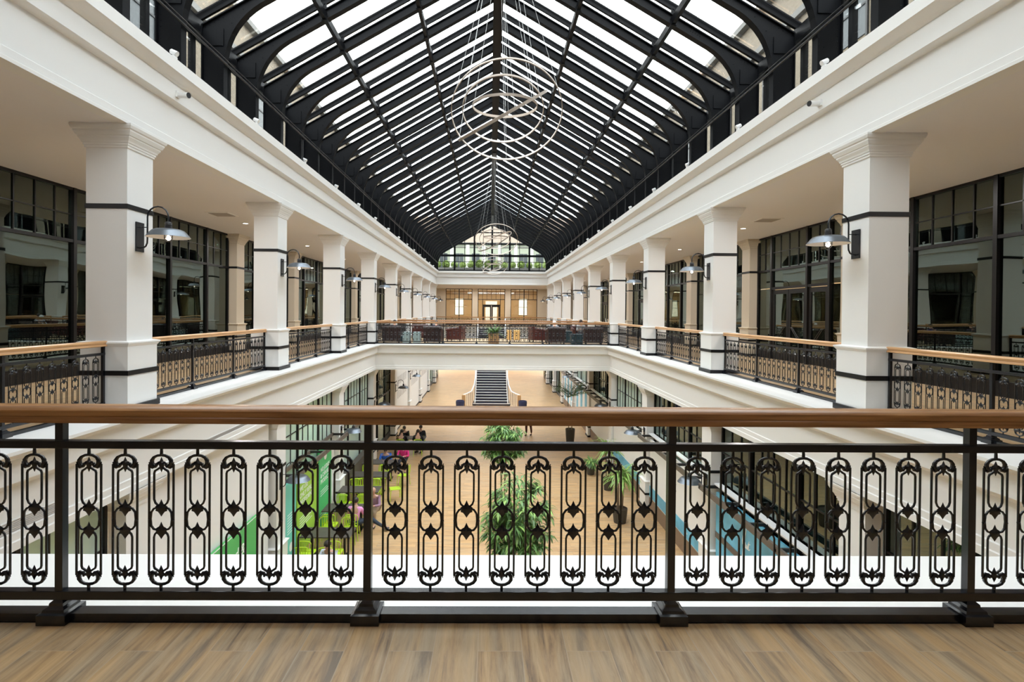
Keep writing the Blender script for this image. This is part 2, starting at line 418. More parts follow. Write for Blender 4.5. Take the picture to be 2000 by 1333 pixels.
# ------------------------------------------------------------ balustrade
Z = .000889
def zz(y): return .856-(y-283)*.000891
def baluster_mesh():
    mb = MB()
    def pth(pts, r, mirror=True, n=6):
        for sg in ((1, -1) if mirror else (1,)):
            mb.tube([(sg*x*Z, 0, zz(y)) for x, y in pts], [q*Z for q in r] if isinstance(r, list) else r*Z, n)
    for fl in (lambda y: y, lambda y: 1373-y):
        P = lambda a: [(x, fl(y)) for x, y in a]
        pth(P([(0, 278), (0, 322)]), [7, 9], False)
        pth(P([(0, 322), (22, 325), (42, 335), (53, 352), (53, 370), (44, 384), (32, 386), (25, 376), (29, 366)]), [8, 8, 9, 11, 12, 12, 10, 9, 6])
        pth(P([(36, 388), (50, 394), (62, 388), (70, 362)]), [7, 7, 6, 2])
        pth(P([(8, 392), (20, 402), (36, 412), (40, 424), (40, 500)]), [6, 6.5, 6.5, 6, 6])
    pth([(68, 374), (68, 999)], 6.2)
    pth([(40, 500), (40, 572), (33, 592), (18, 606)], 6)
    pth([(40, 873), (40, 785), (35, 768), (18, 752)], 6)
    pth([(18, 616), (42, 625), (56, 645), (60, 683), (56, 721), (42, 739), (18, 746)], [5, 6.5, 6.5, 6.5, 6.5, 6.5, 5])
    for sg in (1, -1): mb.ball((sg*66*Z, 0, zz(688)), 9.5*Z, 6)
    def fleur(pts, t):
        full = pts+[(-x, y) for x, y in pts[::-1] if abs(x) > .01]
        cx, cy = 0, sum(y for x, y in pts)/len(pts)
        vs = [(x*Z, 0, zz(y)) for x, y in full]; n = len(vs)
        vs += [(0, -t, zz(cy)), (0, t, zz(cy))]
        mid = [(x*.5*Z, -t*.9, zz(cy+(y-cy)*.5)) for x, y in full]; mid2 = [(a, -b, c) for a, b, c in mid]
        vs += mid+mid2
        fs = []
        for i in range(n):
            j = (i+1) % n
            fs += [(i, j, n+2+j, n+2+i), (n+2+i, n+2+j, n), (j, i, 2*n+2+i, 2*n+2+j), (2*n+2+j, 2*n+2+i, n+1)]
        mb.add(vs, fs)
    F = [(0, 570), (8, 588), (13, 598), (24, 604), (36, 614), (30, 623), (34, 637), (20, 642), (12, 652), (0, 670)]
    fleur(F, .010)
    fleur([(x, y+127) for x, y in F], .010)
    T = [(0, 332), (7, 347), (11, 356), (22, 360), (28, 369), (16, 375), (14, 388), (9, 402), (0, 421)]
    fleur(T, .010); fleur([(x, 1373-y+(-10)) for x, y in T][::-1], .010)
    o = mb.obj('baluster', 'black', smooth=True)
    me = o.data; bpy.data.objects.remove(o); return me
BAL = baluster_mesh()
HP = [(-.055, .0), (-.055, .018), (-.047, .03), (-.057, .042), (-.058, .062), (-.045, .076), (-.02, .083), (.02, .083), (.045, .076), (.058, .062), (.057, .042), (.047, .03), (.055, .018), (.055, .0)]
def post_bm():
    mb = MB().box(-.019, .019, -.019, .019, .04, .985)
    mb.squaresweep(-.03, .03, -.03, .03, [(.04, -.002), (.04, .05), (.025, .055), (.022, .068), (.006, .078), (.004, .092), (-.011, .105)])
    return mb
_p = post_bm().obj('post', 'black'); POST = _p.data; bpy.data.objects.remove(_p)
def railing(a, b, npan, label, group, nb=8, hm=None, endposts=True, posts=None):
    """straight balustrade on the floor from a to b (x, y)"""
    a, b = Vector((*a, 0)), Vector((*b, 0)); L = (b-a).length; ang = math.atan2(b.y-a.y, b.x-a.x)
    r = thing('balustrade', label, 'balustrade', a, ang, group)
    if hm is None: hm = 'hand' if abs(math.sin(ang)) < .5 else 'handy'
    MB().prism([(y, z+.99) for y, z in HP], 0, L, hm, 'YZ').obj('handrail', None, r, smooth=True)
    MB().box(0, L, -.024, .024, .983, .991).obj('handrail_plate', 'black', r)
    MB().box(0, L, -.022, .022, .856, .894).obj('top_rail', 'black', r, bevel=.003)
    MB().box(0, L, -.022, .022, .101, .146).obj('bottom_rail', 'black', r, bevel=.003)
    MB().box(0, L, -.036, .036, 0, .043).obj('base_rail', 'black', r)
    ps = posts if posts is not None else [.022+i*(L-.044)/npan for i in range(npan+1)]
    for p in ps:
        o = bpy.data.objects.new('post', POST); COL.objects.link(o); o.parent = r; o.location = (p, 0, 0)
    for p0, p1 in zip(ps, ps[1:]):
        for j in range(nb):
            g = (p1-p0); pit = g/(nb+.5)
            o = bpy.data.objects.new('baluster', BAL); COL.objects.link(o); o.parent = r
            o.location = ((p0+p1)/2+(j-(nb-1)/2)*pit, 0, 0)
    return r
railing((-5.6, 2.70), (5.6, 2.70), 7, 'black iron balustrade with oak handrail crossing the whole foreground', 'balustrades',
        posts=[5.6+.764*(2*i-7) for i in range(8)])
for s in (-1, 1):
    for k in range(-1, KN-1):
        y0, y1 = dk(k)+W+.05, dk(k+1)-.05
        if k == -1: w = f'ending at the nearest white column, {SIDE[s]} gallery'
        else: w = f'between {ORD[k]} and {ORD[k+1]} columns, {SIDE[s]} gallery'
        rl = railing((s*XR, y0), (s*XR, y1), 3, f'black iron balustrade with pale oak handrail {w}', f'balustrades, {SIDE[s]} gallery')
railing((-5.6, 25.78), (5.6, 25.78), 7, 'black iron balustrade on the near edge of the bridge before the armchairs', 'balustrades')
railing((-5.6, 31.6), (5.6, 31.6), 7, 'black iron balustrade on the far edge of the bridge behind the armchairs', 'balustrades')
railing((-5.6, 54.42), (5.6, 54.42), 7, 'black iron balustrade at the far end in front of the double door', 'balustrades')

# ------------------------------------------------------------ wall lamps
def make_lamp(label, group):
    """origin on the column face, arm reaching along +X"""
    r = thing('wall_lamp', label, 'wall lamp', (0, 0, 0), 0, group)
    MB().box(0, .022, -.095, .095, -.23, .23).obj('wall_plate', 'black', r, bevel=.004)
    mb = MB()
    pts = [(.02, 0, -.17), (.07, 0, -.165), (.105, 0, -.14), (.127, 0, -.09), (.13, 0, -.03), (.13, 0, .32)]
    for i in range(1, 9):
        t = PI*i/8; pts.append((.13+.163*(1-math.cos(t)), 0, .32+.163*math.sin(t)))
    pts.append((.456, 0, .2))
    mb.tube(pts, .0125, 8).tube([(.02, 0, .155), (.13, 0, .155)], .008, 6).ball((.028, 0, .155), .014, 8).ball((.028, 0, -.17), .014, 8)
    mb.obj('arm', 'black', r, smooth=True)
    c = (.456, 0, 0)
    MB().lathe([(.028, .245), (.045, .235), (.05, .22), (.05, .19), (.044, .185), (.052, .18), (.052, .15), (.04, .14)], c, 14, cap0=True).obj('neck', 'dark', r, smooth=True)
    sh = MB().lathe([(.04, .14), (.10, .136), (.18, .124), (.222, .108), (.25, .08), (.306, .008), (.314, .0)], c, 32, 'galv')
    sh.lathe([(.310, .0), (.246, .074), (.218, .1), (.175, .116), (.09, .128), (.03, .13)], c, 32, 'shadein')
    shade = sh.obj('lamp_shade', None, r, smooth=True)
    MB().ball((.456, 0, -.008), .037, 12, sc=(1, 1, 1.15)).obj('bulb', 'bulb', shade, smooth=True)
    mb = MB()
    for i in range(4):
        a = PI*i/4; ca, sa = math.cos(a)*.058, math.sin(a)*.058
        mb.tube([(c[0]+ca, sa, .07), (c[0]+ca, sa, -.02), (c[0]+ca*.6, sa*.6, -.062), (c[0], 0, -.07), (c[0]-ca*.6, -sa*.6, -.062), (c[0]-ca, -sa, -.02), (c[0]-ca, -sa, .07)], .0036, 4)
    mb.lathe([(.058, .0), (.062, -.004), (.058, -.008)], c, 12)
    mb.obj('bulb_cage', 'black', shade)
    return r
lamp0 = None
def put_lamp(s, y, z, label, group):
    global lamp0
    if lamp0 is None: lamp0 = r = make_lamp(label, group)
    else: r = dup(lamp0, None, None, label, group)
    r.location = (s*XC, y, z); r.rotation_euler = (0, 0, 0 if s < 0 else PI)
for s in (-1, 1):
    for k in range(KN): put_lamp(s, dk(k)+W/2-.03, 2.68, f'gooseneck barn lamp with lit bulb on {ORD[k]} gallery column, {SIDE[s]} row', f'gallery wall lamps, {SIDE[s]} row')
    for k in range(0, KN-1): put_lamp(s, dk(k)+W/2-.03, -2.95, f'gooseneck barn lamp on ground floor column below {ORD[k]} gallery column, {SIDE[s]} row', f'ground floor wall lamps, {SIDE[s]} row')

# ------------------------------------------------------------ gallery shopfronts
def shopfront(n, s, y0, y1, z0, z1, x, posts, thin, trans, doors=(), bulk=.3, glass='shopglass', midbar=True, label='', pfx='window', fm='frame'):
    """glazed bay in the plane X = s*x; posts / thin bars given as Y offsets; doors = list of (ya, yb, leaves)"""
    r = thing(f'{pfx}_{n}', label, 'shopfront', (s*x, y0, z0), 0, None, 'structure')
    L, H = y1-y0, z1-z0
    mb = MB()
    X = lambda d: -s*d
    def bar(a, b, c, d, t=.10): mb.box(-t/2, t/2, a, b, c, d)
    bar(0, .07, 0, H); bar(L-.07, L, 0, H); bar(0, L, H-.06, H)
    segs = []; cur = 0
    for (da, db, lv) in doors:
        segs.append((cur, da)); cur = db
    segs.append((cur, L))
    for a, b in segs:
        if b-a > .1: bar(a, b, 0, bulk, .12)
    for p in posts: bar(p-.045, p+.045, 0, H, .14)
    for q in thin:
        bar(q-.014, q+.014, trans, H, .05)
    bar(0, L, trans-.035, trans+.035, .12)
    if midbar: bar(0, L, (trans+H)/2-.012, (trans+H)/2+.012, .05)
    for (da, db, lv) in doors: bar(da, db, 2.42, 2.5, .12)
    mb.obj('frame', fm, r)
    MB().box(-.004, .004, .05, L-.05, bulk, H-.05).obj('glass_pane', glass, r) if not doors else None
    if doors:
        g = MB().box(-.004, .004, .05, L-.05, 2.48, H-.05)
        for a, b in segs:
            if b-a > .1: g.box(-.004, .004, a+.02, b-.02, bulk, 2.45)
        g.obj('glass_pane', glass, r)
        for (da, db, lv) in doors:
            w = (db-da-.06)/lv
            for i in range(lv):
                a = da+.03+i*w+.01; b = a+w-.02
                d = MB().box(-.025, .025, a, a+.11, 0.01, 2.4).box(-.025, .025, b-.11, b, .01, 2.4).box(-.025, .025, a+.11, b-.11, .01, .28).box(-.025, .025, a+.11, b-.11, 2.25, 2.4)
                dd = d.obj('door', fm, r)
                MB().box(-.004, .004, a+.1, b-.1, .27, 2.26).obj('door_glass', glass, dd)
                m2 = MB(); xo = -s*.05; fl = 1 if (i % 2 == 0) else -1
                if lv == 1: fl = -1
                c0 = (a+.12 if fl > 0 else b-.12); c1 = (b-.14 if fl > 0 else a+.14)
                for off in (0, .13*fl):
                    m2.tube([(xo, c0+off, .62), (xo, c1-.12*fl+off*.6, 1.13)], .012, 6)
                m2.tube([(xo, c1-.14*fl, 1.13), (xo, c1+.02*fl, 1.13)], .012, 6)
                m2.obj('door_handle', 'black', dd)
    return r

def offs(a, b, n): return [a+(b-a)*(i+1)/(n+1) for i in range(n)]
wn = 1
for s in (-1, 1):
    for k in range(-1, KN+1):
        y0, y1 = dk(k)+W+.02, dk(k+1)-.02; L = y1-y0
        nm = f'between the {ORD[k]} and {ORD[k+1]} wall pilasters' if k >= 0 and k+1 < 20 else 'nearest the camera'
        if k < 0: nm = 'before the first wall pilaster'
        door = ()
        if s == 1 and k == 1: posts = [.9, 2.0, 4.12]; thin = [.45, 1.45]+offs(2.0, 4.12, 3)+[4.6]; door = ((.95, 1.95, 1), (2.05, 4.07, 2))
        elif (s == 1 and k in (2, 4, 6)) or (s == -1 and k in (2, 5)): posts = [1.53, 3.6]; thin = offs(0, 1.53, 2)+offs(1.53, 3.6, 3)+offs(3.6, L, 2); door = ((1.6, 3.53, 2),)
        else: posts = [1.53, 3.6]; thin = offs(0, 1.53, 2)+offs(1.53, 3.6, 3)+offs(3.6, L, 2)
        shopfront(wn, s, y0, y1, 0, HC, XW, posts, thin, 3.1, door, .3,
                  label=f'black framed shopfront glazing {nm}, {SIDE[s]} gallery'); wn += 1
    # wall pilasters
    for k in range(-1, KN+1):
        key = 'pil'
        lab = f'cream wall pilaster behind the {ORD[k]} gallery column, {SIDE[s]} side' if 0 <= k < KN else (f'cream wall pilaster nearest the camera, {SIDE[s]} side' if k < 0 else f'cream corner pilaster at the far end, {SIDE[s]} side')
        x = s*(XW-.02); y = dk(k)+W/2
        if key not in proto:
            r = thing('pilaster', lab, 'pilaster', (x, y, 0), 0, 'wall pilasters', 'structure'); column_parts(r, 0, HC, .60, 'cream'); proto[key] = r
        else: dup(proto[key], (x, y, 0), None, lab, 'wall pilasters')
# rooms behind the gallery shopfronts
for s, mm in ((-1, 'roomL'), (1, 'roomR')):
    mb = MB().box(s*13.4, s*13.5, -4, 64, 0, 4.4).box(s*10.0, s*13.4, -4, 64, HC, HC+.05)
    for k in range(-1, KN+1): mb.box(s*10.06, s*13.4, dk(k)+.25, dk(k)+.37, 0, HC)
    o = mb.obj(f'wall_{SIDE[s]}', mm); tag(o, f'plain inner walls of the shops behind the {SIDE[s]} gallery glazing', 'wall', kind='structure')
    o = MB().box(s*9.92, s*13.5, -4, 64, -.06, 0).obj(f'floor_shop_{SIDE[s]}', 'roomfloor'); tag(o, f'dark floor inside the {SIDE[s]} gallery shops', 'floor', kind='structure')
o = MB().box(-13.5, 13.5, -4.2, -4, ZG, 5.6).obj('wall_back', 'white'); tag(o, 'plain white wall behind the camera', 'wall', kind='structure')

# ------------------------------------------------------------ end wall shopfronts (Y = 64)
YW = 64.0
def endfront(n, x0, x1, posts, thin, label, door=None):
    r = thing(f'window_{n}', label, 'shopfront', (x0, YW, 0), 0, None, 'structure')
    L = x1-x0; mb = MB()
    def bar(a, b, c, d, t=.1): mb.box(a, b, -t/2, t/2, c, d)
    bar(0, .07, 0, HC); bar(L-.07, L, 0, HC); bar(0, L, HC-.06, HC); bar(0, L, 3.03, 3.11, .12)
    for p in posts: bar(p-.05, p+.05, 0, HC, .14)
    for p in thin: bar(p-.02, p+.02, 3.1, HC, .05)
    bar(0, L, 3.68, 3.72, .05)
    if door:
        a, b = door; bar(0, a, 0, .3, .12); bar(b, L, 0, .3, .12); bar(a, b, 2.36, 2.46, .14); bar(a-.07, a, 0, 3.1, .14); bar(b, b+.07, 0, 3.1, .14)
    else: bar(0, L, 0, .3, .12)
    mb.obj('frame', 'frame', r)
    g = MB()
    if door: g.box(.05, a-.05, -.004, .004, .3, 3.05).box(b+.05, L-.05, -.004, .004, .3, 3.05).box(.05, L-.05, -.004, .004, 3.1, HC-.05).box(a, b, -.004, .004, 2.45, 3.05)
    else: g.box(.05, L-.05, -.004, .004, .3, HC-.05)
    g.obj('glass_pane', 'clerglass', r)
    if door:
        w = (b-a)/2
        for i in range(2):
            p, q = a+i*w+.01, a+(i+1)*w-.01
            d = MB().box(p, p+.16, -.03, .03, .01, 2.36).box(q-.16, q, -.03, .03, .01, 2.36).box(p+.16, q-.16, -.03, .03, .01, .3).box(p+.16, q-.16, -.03, .03, 2.16, 2.36).obj('door', 'frame', r)
            MB().box(p+.15, q-.15, -.004, .004, .3, 2.17).obj('door_glass', 'clerglass', d)
            MB().tube([(p+.15, -.06, .9), (p+.3, -.07, 1.05), (q-.3, -.07, 1.05), (q-.15, -.06, .9)], .018, 6).obj('door_handle', 'black', d)
    return r
endfront(40, -5.45, -2.28, [1.6], [.53, 1.07, 2.15, 2.7], 'black framed glazing on the far end wall, left of the door')
endfront(41, -1.62, 1.62, [], [.54, 1.08, 1.62, 2.16, 2.7], 'black framed glazing with dark double door in the middle of the far end wall', (.6, 2.64))
endfront(42, 2.28, 5.45, [1.6], [.53, 1.07, 2.15, 2.7], 'black framed glazing on the far end wall, right of the door')
mb = MB()
for a, b in ((-9.9, -5.45), (-2.28, -1.62), (1.62, 2.28), (5.45, 9.9)): mb.box(a, b, YW-.12, YW+.1, 0, HC)
tag(mb.obj('wall_far', 'cream'), 'cream end wall between the far shopfronts', 'wall', kind='structure')
mb = MB(); YB = 70
hx = [(-4.75, -3.6), (-.75, .75), (3.55, 4.7)]
cur = -9.9
for a, b in hx: mb.box(cur, a, YB, YB+.2, 0, HC); cur = b
mb.box(cur, 9.9, YB, YB+.2, 0, HC)
for a, b in (hx[0], hx[2]): mb.box(a, b, YB, YB+.2, 0, 1.15).box(a, b, YB, YB+.2, 3.35, HC)
mb.box(hx[1][0], hx[1][1], YB, YB+.2, 3.0, HC)
mb.box(-9.9, -9.8, YW+.1, YB, 0, HC).box(9.8, 9.9, YW+.1, YB, 0, HC)
tag(mb.obj('wall_lobby', 'roomE'), 'ochre lobby walls seen through the far shopfronts', 'wall', kind='structure')
mb = MB().box(-9.9, 9.9, 64.2, 70.2, HC, HC+.08); tag(mb.obj('ceiling_lobby', 'ceil'), 'ceiling of the lobby behind the far shopfronts', 'ceiling', kind='structure')
mb = MB().box(-9.9, 9.9, 64.2, 71.5, -.06, 0); tag(mb.obj('floor_lobby', 'floor'), 'floor of the lobby behind the far shopfronts', 'floor', kind='structure')
for n, (a, b) in zip((43, 44), (hx[0], hx[2])):
    c = (a+b)/2
    o = MB().box(a, b, YB+.05, YB+.1, 1.15, 1.2).box(a, b, YB+.05, YB+.1, 3.3, 3.35).box(a, a+.05, YB+.05, YB+.1, 1.2, 3.3).box(b-.05, b, YB+.05, YB+.1, 1.2, 3.3).box(a, b, YB+.05, YB+.1, 2.2, 2.25).obj(f'window_{n}', 'frame')
    tag(o, f'bright sash window in the lobby wall {"left" if a < 0 else "right"} of the far door', 'window', kind='structure')

# ------------------------------------------------------------ glass roof
SLOPE = .58; ZU, ZO = 10.30, 10.54; ZGL = ZO+.24; XG2 = 6.05
XE = 5.85
roof = thing('ceiling_skylight', 'black riveted steel and glass gabled skylight roof over the atrium', 'skylight', (0, 0, 0), 0, None, 'structure')
def rafter_mesh():
    mb = MB()
    inner = [(0, ZU)]+[(x, ZU-SLOPE*x) for x in (1.0, 2.0, 3.0, 4.0, 4.55)]
    p0, p1, p2 = Vector((4.55, ZU-SLOPE*4.55)), Vector((5.38, 7.24)), Vector((5.42, 6.3))
    for i in range(1, 11):
        t = i/10; q = p0*(1-t)**2+p1*2*t*(1-t)+p2*t*t; inner.append((q.x, q.y))
    inner += [(5.42, 6.0), (5.42, ZT)]
    outer = [(0, ZO)]+[(x, ZO-SLOPE*x) for x in (1.0, 2.0, 3.0, 4.0, 4.6)]
    n2 = len(inner)-len(outer)
    tail = [(4.8, 0), (5.0, 0), (5.2, 0), (5.4, 0), (5.55, 0), (5.7, 0)]
    outer += [(x, ZO-SLOPE*x) for x, _ in tail]
    outer += [(XE, ZO-SLOPE*XE)]
    rest = len(inner)-len(outer)
    for i in range(rest): outer.append((XE, 7.0-(7.0-ZT)*(i+1)/rest))
    for sg in (-1, 1):
        # web
        vs = []
        for (a, b), (c, d) in zip(inner, outer):
            vs += [(sg*a, -.01, b), (sg*c, -.01, d), (sg*c, .01, d), (sg*a, .01, b)]
        fs = []
        for i in range(len(inner)-1):
            for j in range(4): fs.append((i*4+j, i*4+(j+1) % 4, (i+1)*4+(j+1) % 4, (i+1)*4+j))
        mb.add(vs, fs)
        # flanges
        for path, w in ((inner, .08), (outer, .06)):
            for (a, b), (c, d) in zip(path, path[1:]):
                if abs(a-c)+abs(b-d) < 1e-6: continue
                mb.obox((sg*a, 0, b), (sg*c, 0, d), 2*w, .022, up=(0, 0, 1) if abs(c-a) > .02 else (1, 0, 0))
        # splice plate and rivets
        def rivets(path, off, step, r=.011):
            acc = 0; last = None
            for (a, b), (c, d) in zip(path, path[1:]):
                A, B = Vector((a, b)), Vector((c, d)); ln = (B-A).length
                if ln < 1e-5: continue
                t = (B-A)/ln; nrm = Vector((-t.y, t.x))*off; x = step-acc
                while x < ln:
                    q = A+t*x+nrm
                    for yy in (-.012, .012):
                        e = .012 if yy > 0 else -.012
                        X = sg*q.x
                        mb.add([(X-r, yy, q.y), (X, yy, q.y-r), (X+r, yy, q.y), (X, yy, q.y+r), (X, yy+e, q.y)], [(0, 1, 4), (1, 2, 4), (2, 3, 4), (3, 0, 4)])
                    x += step
                acc = ln-(x-step)
        rivets(inner, .05, .11); rivets(inner[6:-1], .14, .33)
        rivets([(x, z) for x, z in outer if x > 5.3], -.06, .1)
        rivets([(4.2, ZU-SLOPE*4.2), (4.5, ZU-SLOPE*4.5)], .12, .06)
        rivets([(4.2, ZU-SLOPE*4.2), (4.5, ZU-SLOPE*4.5)], .17, .06)
        mb.box(sg*5.44, sg*5.84, -.03, .03, 6.75, 7.08)
    o = mb.obj('rafter', 'roofsteel'); return o
r0 = rafter_mesh(); r0.parent = roof; r0.location = (0, 3.46, 0)
RY = [9.23+1.4415*n for n in range(-4, 32)]
r0.location = (0, RY[0], 0)
for y in RY[1:]:
    c = r0.copy(); COL.objects.link(c); c.parent = roof; c.location = (0, y, 0)
Y0, Y1 = 3.2, 54.2
mb = MB()
for sg in (-1, 1):
    mb.obox((sg*.05, 0, ZGL-.07), (sg*XG2, 0, ZGL-.07-SLOPE*XG2+.03), .06, .13)
    mb.obox((sg*.05, -.06, ZGL-.02), (sg*XG2, -.06, ZGL-.02-SLOPE*XG2+.03), .012, .03)
    mb.box(sg*(XG2-.03), sg*(XG2+.07), -.05, .05, ZT, 7.25)
g0 = mb.obj('glazing_bar', 'roofsteel', roof, loc=(0, RY[0], 0))
for y in RY[1:]:
    c = g0.copy(); COL.objects.link(c); c.parent = roof; c.location = (0, y, 0)
for x in (-3.9, -2.0, 2.0, 3.9):
    mb = MB().obox((x, Y0, ZU-SLOPE*abs(x)+.09), (x, Y1, ZU-SLOPE*abs(x)+.09), .09, .17)
    for y in RY: mb.box(x-.065, x+.065, y-.10, y+.10, ZU-SLOPE*abs(x)-.02, ZU-SLOPE*abs(x)+.08).box(x-.03, x+.03, y-.03, y+.03, ZO-SLOPE*abs(x)-.05, ZGL-SLOPE*abs(x)-.1)
    mb.obj('purlin', 'roofsteel', roof)
for x in (-5.72, 5.72):
    MB().box(x+(.15 if x > 0 else -.15), x+(.40 if x > 0 else -.40), Y0, Y1, 6.98, 7.24).obj('eave_beam', 'roofsteel', roof)
    s = 1 if x > 0 else -1
    MB().tube([(s*5.36, Y0, 6.36), (s*5.36, Y1, 6.36)], .022, 8).tube([(s*5.36, Y0, 6.44), (s*5.36, Y1, 6.44)], .012, 6).obj('conduit', 'dark', roof, smooth=True)
    MB().box(s*5.99, s*6.09, Y0, Y1, ZT, ZT+.08).obj('sill_rail', 'roofsteel', roof)
mb = MB().box(-.14, .14, Y0, Y1, ZU-.08, ZU+.02).box(-.02, .02, Y0, Y1, ZU, ZGL+.05).box(-.12, .12, Y0, Y1, ZGL-.08, ZGL+.06).box(-.14, -.10, Y0, Y1, ZU-.14, ZU-.08).box(.10, .14, Y0, Y1, ZU-.14, ZU-.08)
mb.obj('ridge_beam', 'roofsteel', roof)
for sg in (-1, 1):
    vs = [(sg*.1, Y0, ZGL-SLOPE*.1), (sg*(XG2+.12), Y0, ZGL-SLOPE*(XG2+.12)), (sg*(XG2+.12), Y1, ZGL-SLOPE*(XG2+.12)), (sg*.1, Y1, ZGL-SLOPE*.1)]
    vs += [(x, y, z+.012) for x, y, z in vs]
    MB().add(vs, [(0, 1, 2, 3), (7, 6, 5, 4), (0, 4, 5, 1), (1, 5, 6, 2), (2, 6, 7, 3), (3, 7, 4, 0)]).obj('glass_roof_pane', 'skyglass', roof)
    MB().box(sg*6.04, sg*6.05, Y0, Y1, ZT+.05, 7.2).obj('glass_side_pane', 'clerglass', roof)
# ventilation actuators (thin rods under the glass)
for x, y in ((-2.75, 16.1), (2.75, 16.1), (-4.6, 12.3), (4.6, 12.3), (-2.9, 26.3), (2.9, 26.3)):
    s = 1 if x > 0 else -1
    z = ZGL-.16-SLOPE*abs(x)
    MB().tube([(x, y, z), (x+s*1.3, y, z-SLOPE*1.3)], .014, 6).tube([(x, y, z), (x, y, z+.12)], .01, 6).obj('vent_rod', 'dark', roof)
# gable glazing
def gable(y, label, n):
    r = thing(f'window_{n}', label, 'gable window', (0, y, 0), 0, None, 'structure')
    mb = MB()
    def top(x): return ZU+.4-SLOPE*abs(x)
    def v(x, w, t=.12): mb.box(x-w/2, x+w/2, -t/2, t/2, ZT, top(x))
    for x in (0, -1.78, 1.78, -3.75, 3.75): v(x, .17, .2)
    for x in (-.89, .89, -2.76, 2.76, -4.75, 4.75): v(x, .05)
    def h(z, w, t=.1):
        xm = min(5.45, (ZU+.1-z)/SLOPE); mb.box(-xm, xm, -t/2, t/2, z-w/2, z+w/2)
    h(7.22, .2, .2); h(6.6, .05); h(8.42, .14, .14); h(9.55, .1); h(ZT+.07, .14, .2)
    mb.obj('frame', 'roofsteel', r)
    MB().prism([(-5.6, ZT), (5.6, ZT), (5.6, top(5.6)), (0, top(0)), (-5.6, top(5.6))], -.005, .005).obj('glass_pane', 'clerglass', r)
gable(54.0, 'large glazed gable closing the far end of the skylight', 45)
gable(3.3, 'glazed gable of the skylight above the camera', 46)

# ------------------------------------------------------------ outside
for s in (-1, 1):
    r = thing('building', f'buff brick building outside beyond the {SIDE[s]} side of the skylight', 'building', (s*11.2, 0, 5.64))
    MB().box(0, s*.6, -6, 70, 0, 8.6).obj('wall', 'brickL', r)
    mb = MB().box(-s*.18, s*.02, -6, 70, 6.9, 7.15).box(-s*.28, s*.7, -6, 70, 8.6, 8.85)
    mb.obj('cornice', 'stone', r)
    for i in range(15):
        y = -2.2+i*4.6
        w = MB().box(-s*.03, s*.01, y, y+1.5, .9, 3.2, 'wglass').box(-s*.06, s*.0, y-.08, y, .8, 3.3, 'frame').box(-s*.06, s*.0, y+1.5, y+1.58, .8, 3.3, 'frame').box(-s*.06, 0, y, y+1.5, 2.0, 2.06, 'frame').box(-s*.1, 0, y-.15, y+1.65, .7, .82, 'stone')
        w.obj('window', None, r)
        w = MB().box(-s*.03, s*.01, y, y+1.5, 4.5, 6.4, 'wglass').box(-s*.06, 0, y-.08, y, 4.4, 6.5, 'frame').box(-s*.06, 0, y+1.5, y+1.58, 4.4, 6.5, 'frame').box(-s*.06, 0, y, y+1.5, 5.4, 5.46, 'frame')
        w.obj('window', None, r)
r = thing('building', 'pale green and white building facade outside beyond the far gable', 'building', (0, 70.5, 5.64))
MB().box(-11, 11, 0, .6, 0, 4.9).obj('wall', 'facade', r)
MB().box(-11, 11, .05, .6, 4.9, 8.4).obj('upper_wall', 'brickE', r)
MB().box(-11, 11, -.25, .1, 4.8, 5.05).box(-11, 11, -.1, .1, 4.4, 4.5).obj('cornice', 'stone', r)
for i in range(10):
    x = -9.45+i*2.1
    MB().box(x-.22, x+.22, -.12, .02, 0, 4.8).obj('pilaster', 'stone2', r)
for i in range(9):
    x = -8.4+i*2.1
    MB().box(x-.5, x+.5, -.04, .02, 1.0, 3.6, 'wglass').box(x-.5, x+.5, -.07, 0, 2.3, 2.38, 'stone').box(x-.03, x+.03, -.07, 0, 1.0, 3.6, 'stone').obj('window', None, r)
tag(MB().box(-8, 8, 56.7, 57.4, 5.64, 6.25).obj('planter_trough', 'stone'), 'long stone planter trough outside the far gable window', 'planter')
def shrub_mesh():
    mb = MB(); rnd = random.Random(3)
    mb.ball((0, 0, .32), .27, 8)
    for i in range(420):
        u = rnd.uniform(-1, 1); a = rnd.uniform(0, 2*PI); q = math.sqrt(1-u*u)
        n = Vector((q*math.cos(a), q*math.sin(a), u)); p = n*rnd.uniform(.25, .36)+Vector((0, 0, .33))
        t = n.cross(Vector((rnd.random(), rnd.random(), rnd.random()))).normalized(); b = n.cross(t)
        mb.add([p, p+(t+n)*.05, p+n*.09, p+(n-t)*.05], [(0, 1, 2, 3)])
    mb.tube([(0, 0, -.05), (0, 0, .15)], .03, 6)
    return mb.obj('shrub', 'leaf3')
sh0 = shrub_mesh()
for i in range(14):
    o = sh0 if i == 0 else sh0.copy()
    if i: COL.objects.link(o)
    o.location = (-5.75+i*.885, 57.05+random.uniform(-.05, .05), 6.25); sc = random.uniform(.9, 1.15); o.scale = (sc, sc, sc*random.uniform(.9, 1.1)); o.rotation_euler = (0, 0, i*1.3)
    tag(o, f'round green shrub outside the far gable, {ORD[i]} from the left in the trough', 'shrub', 'round shrubs in the planter trough')

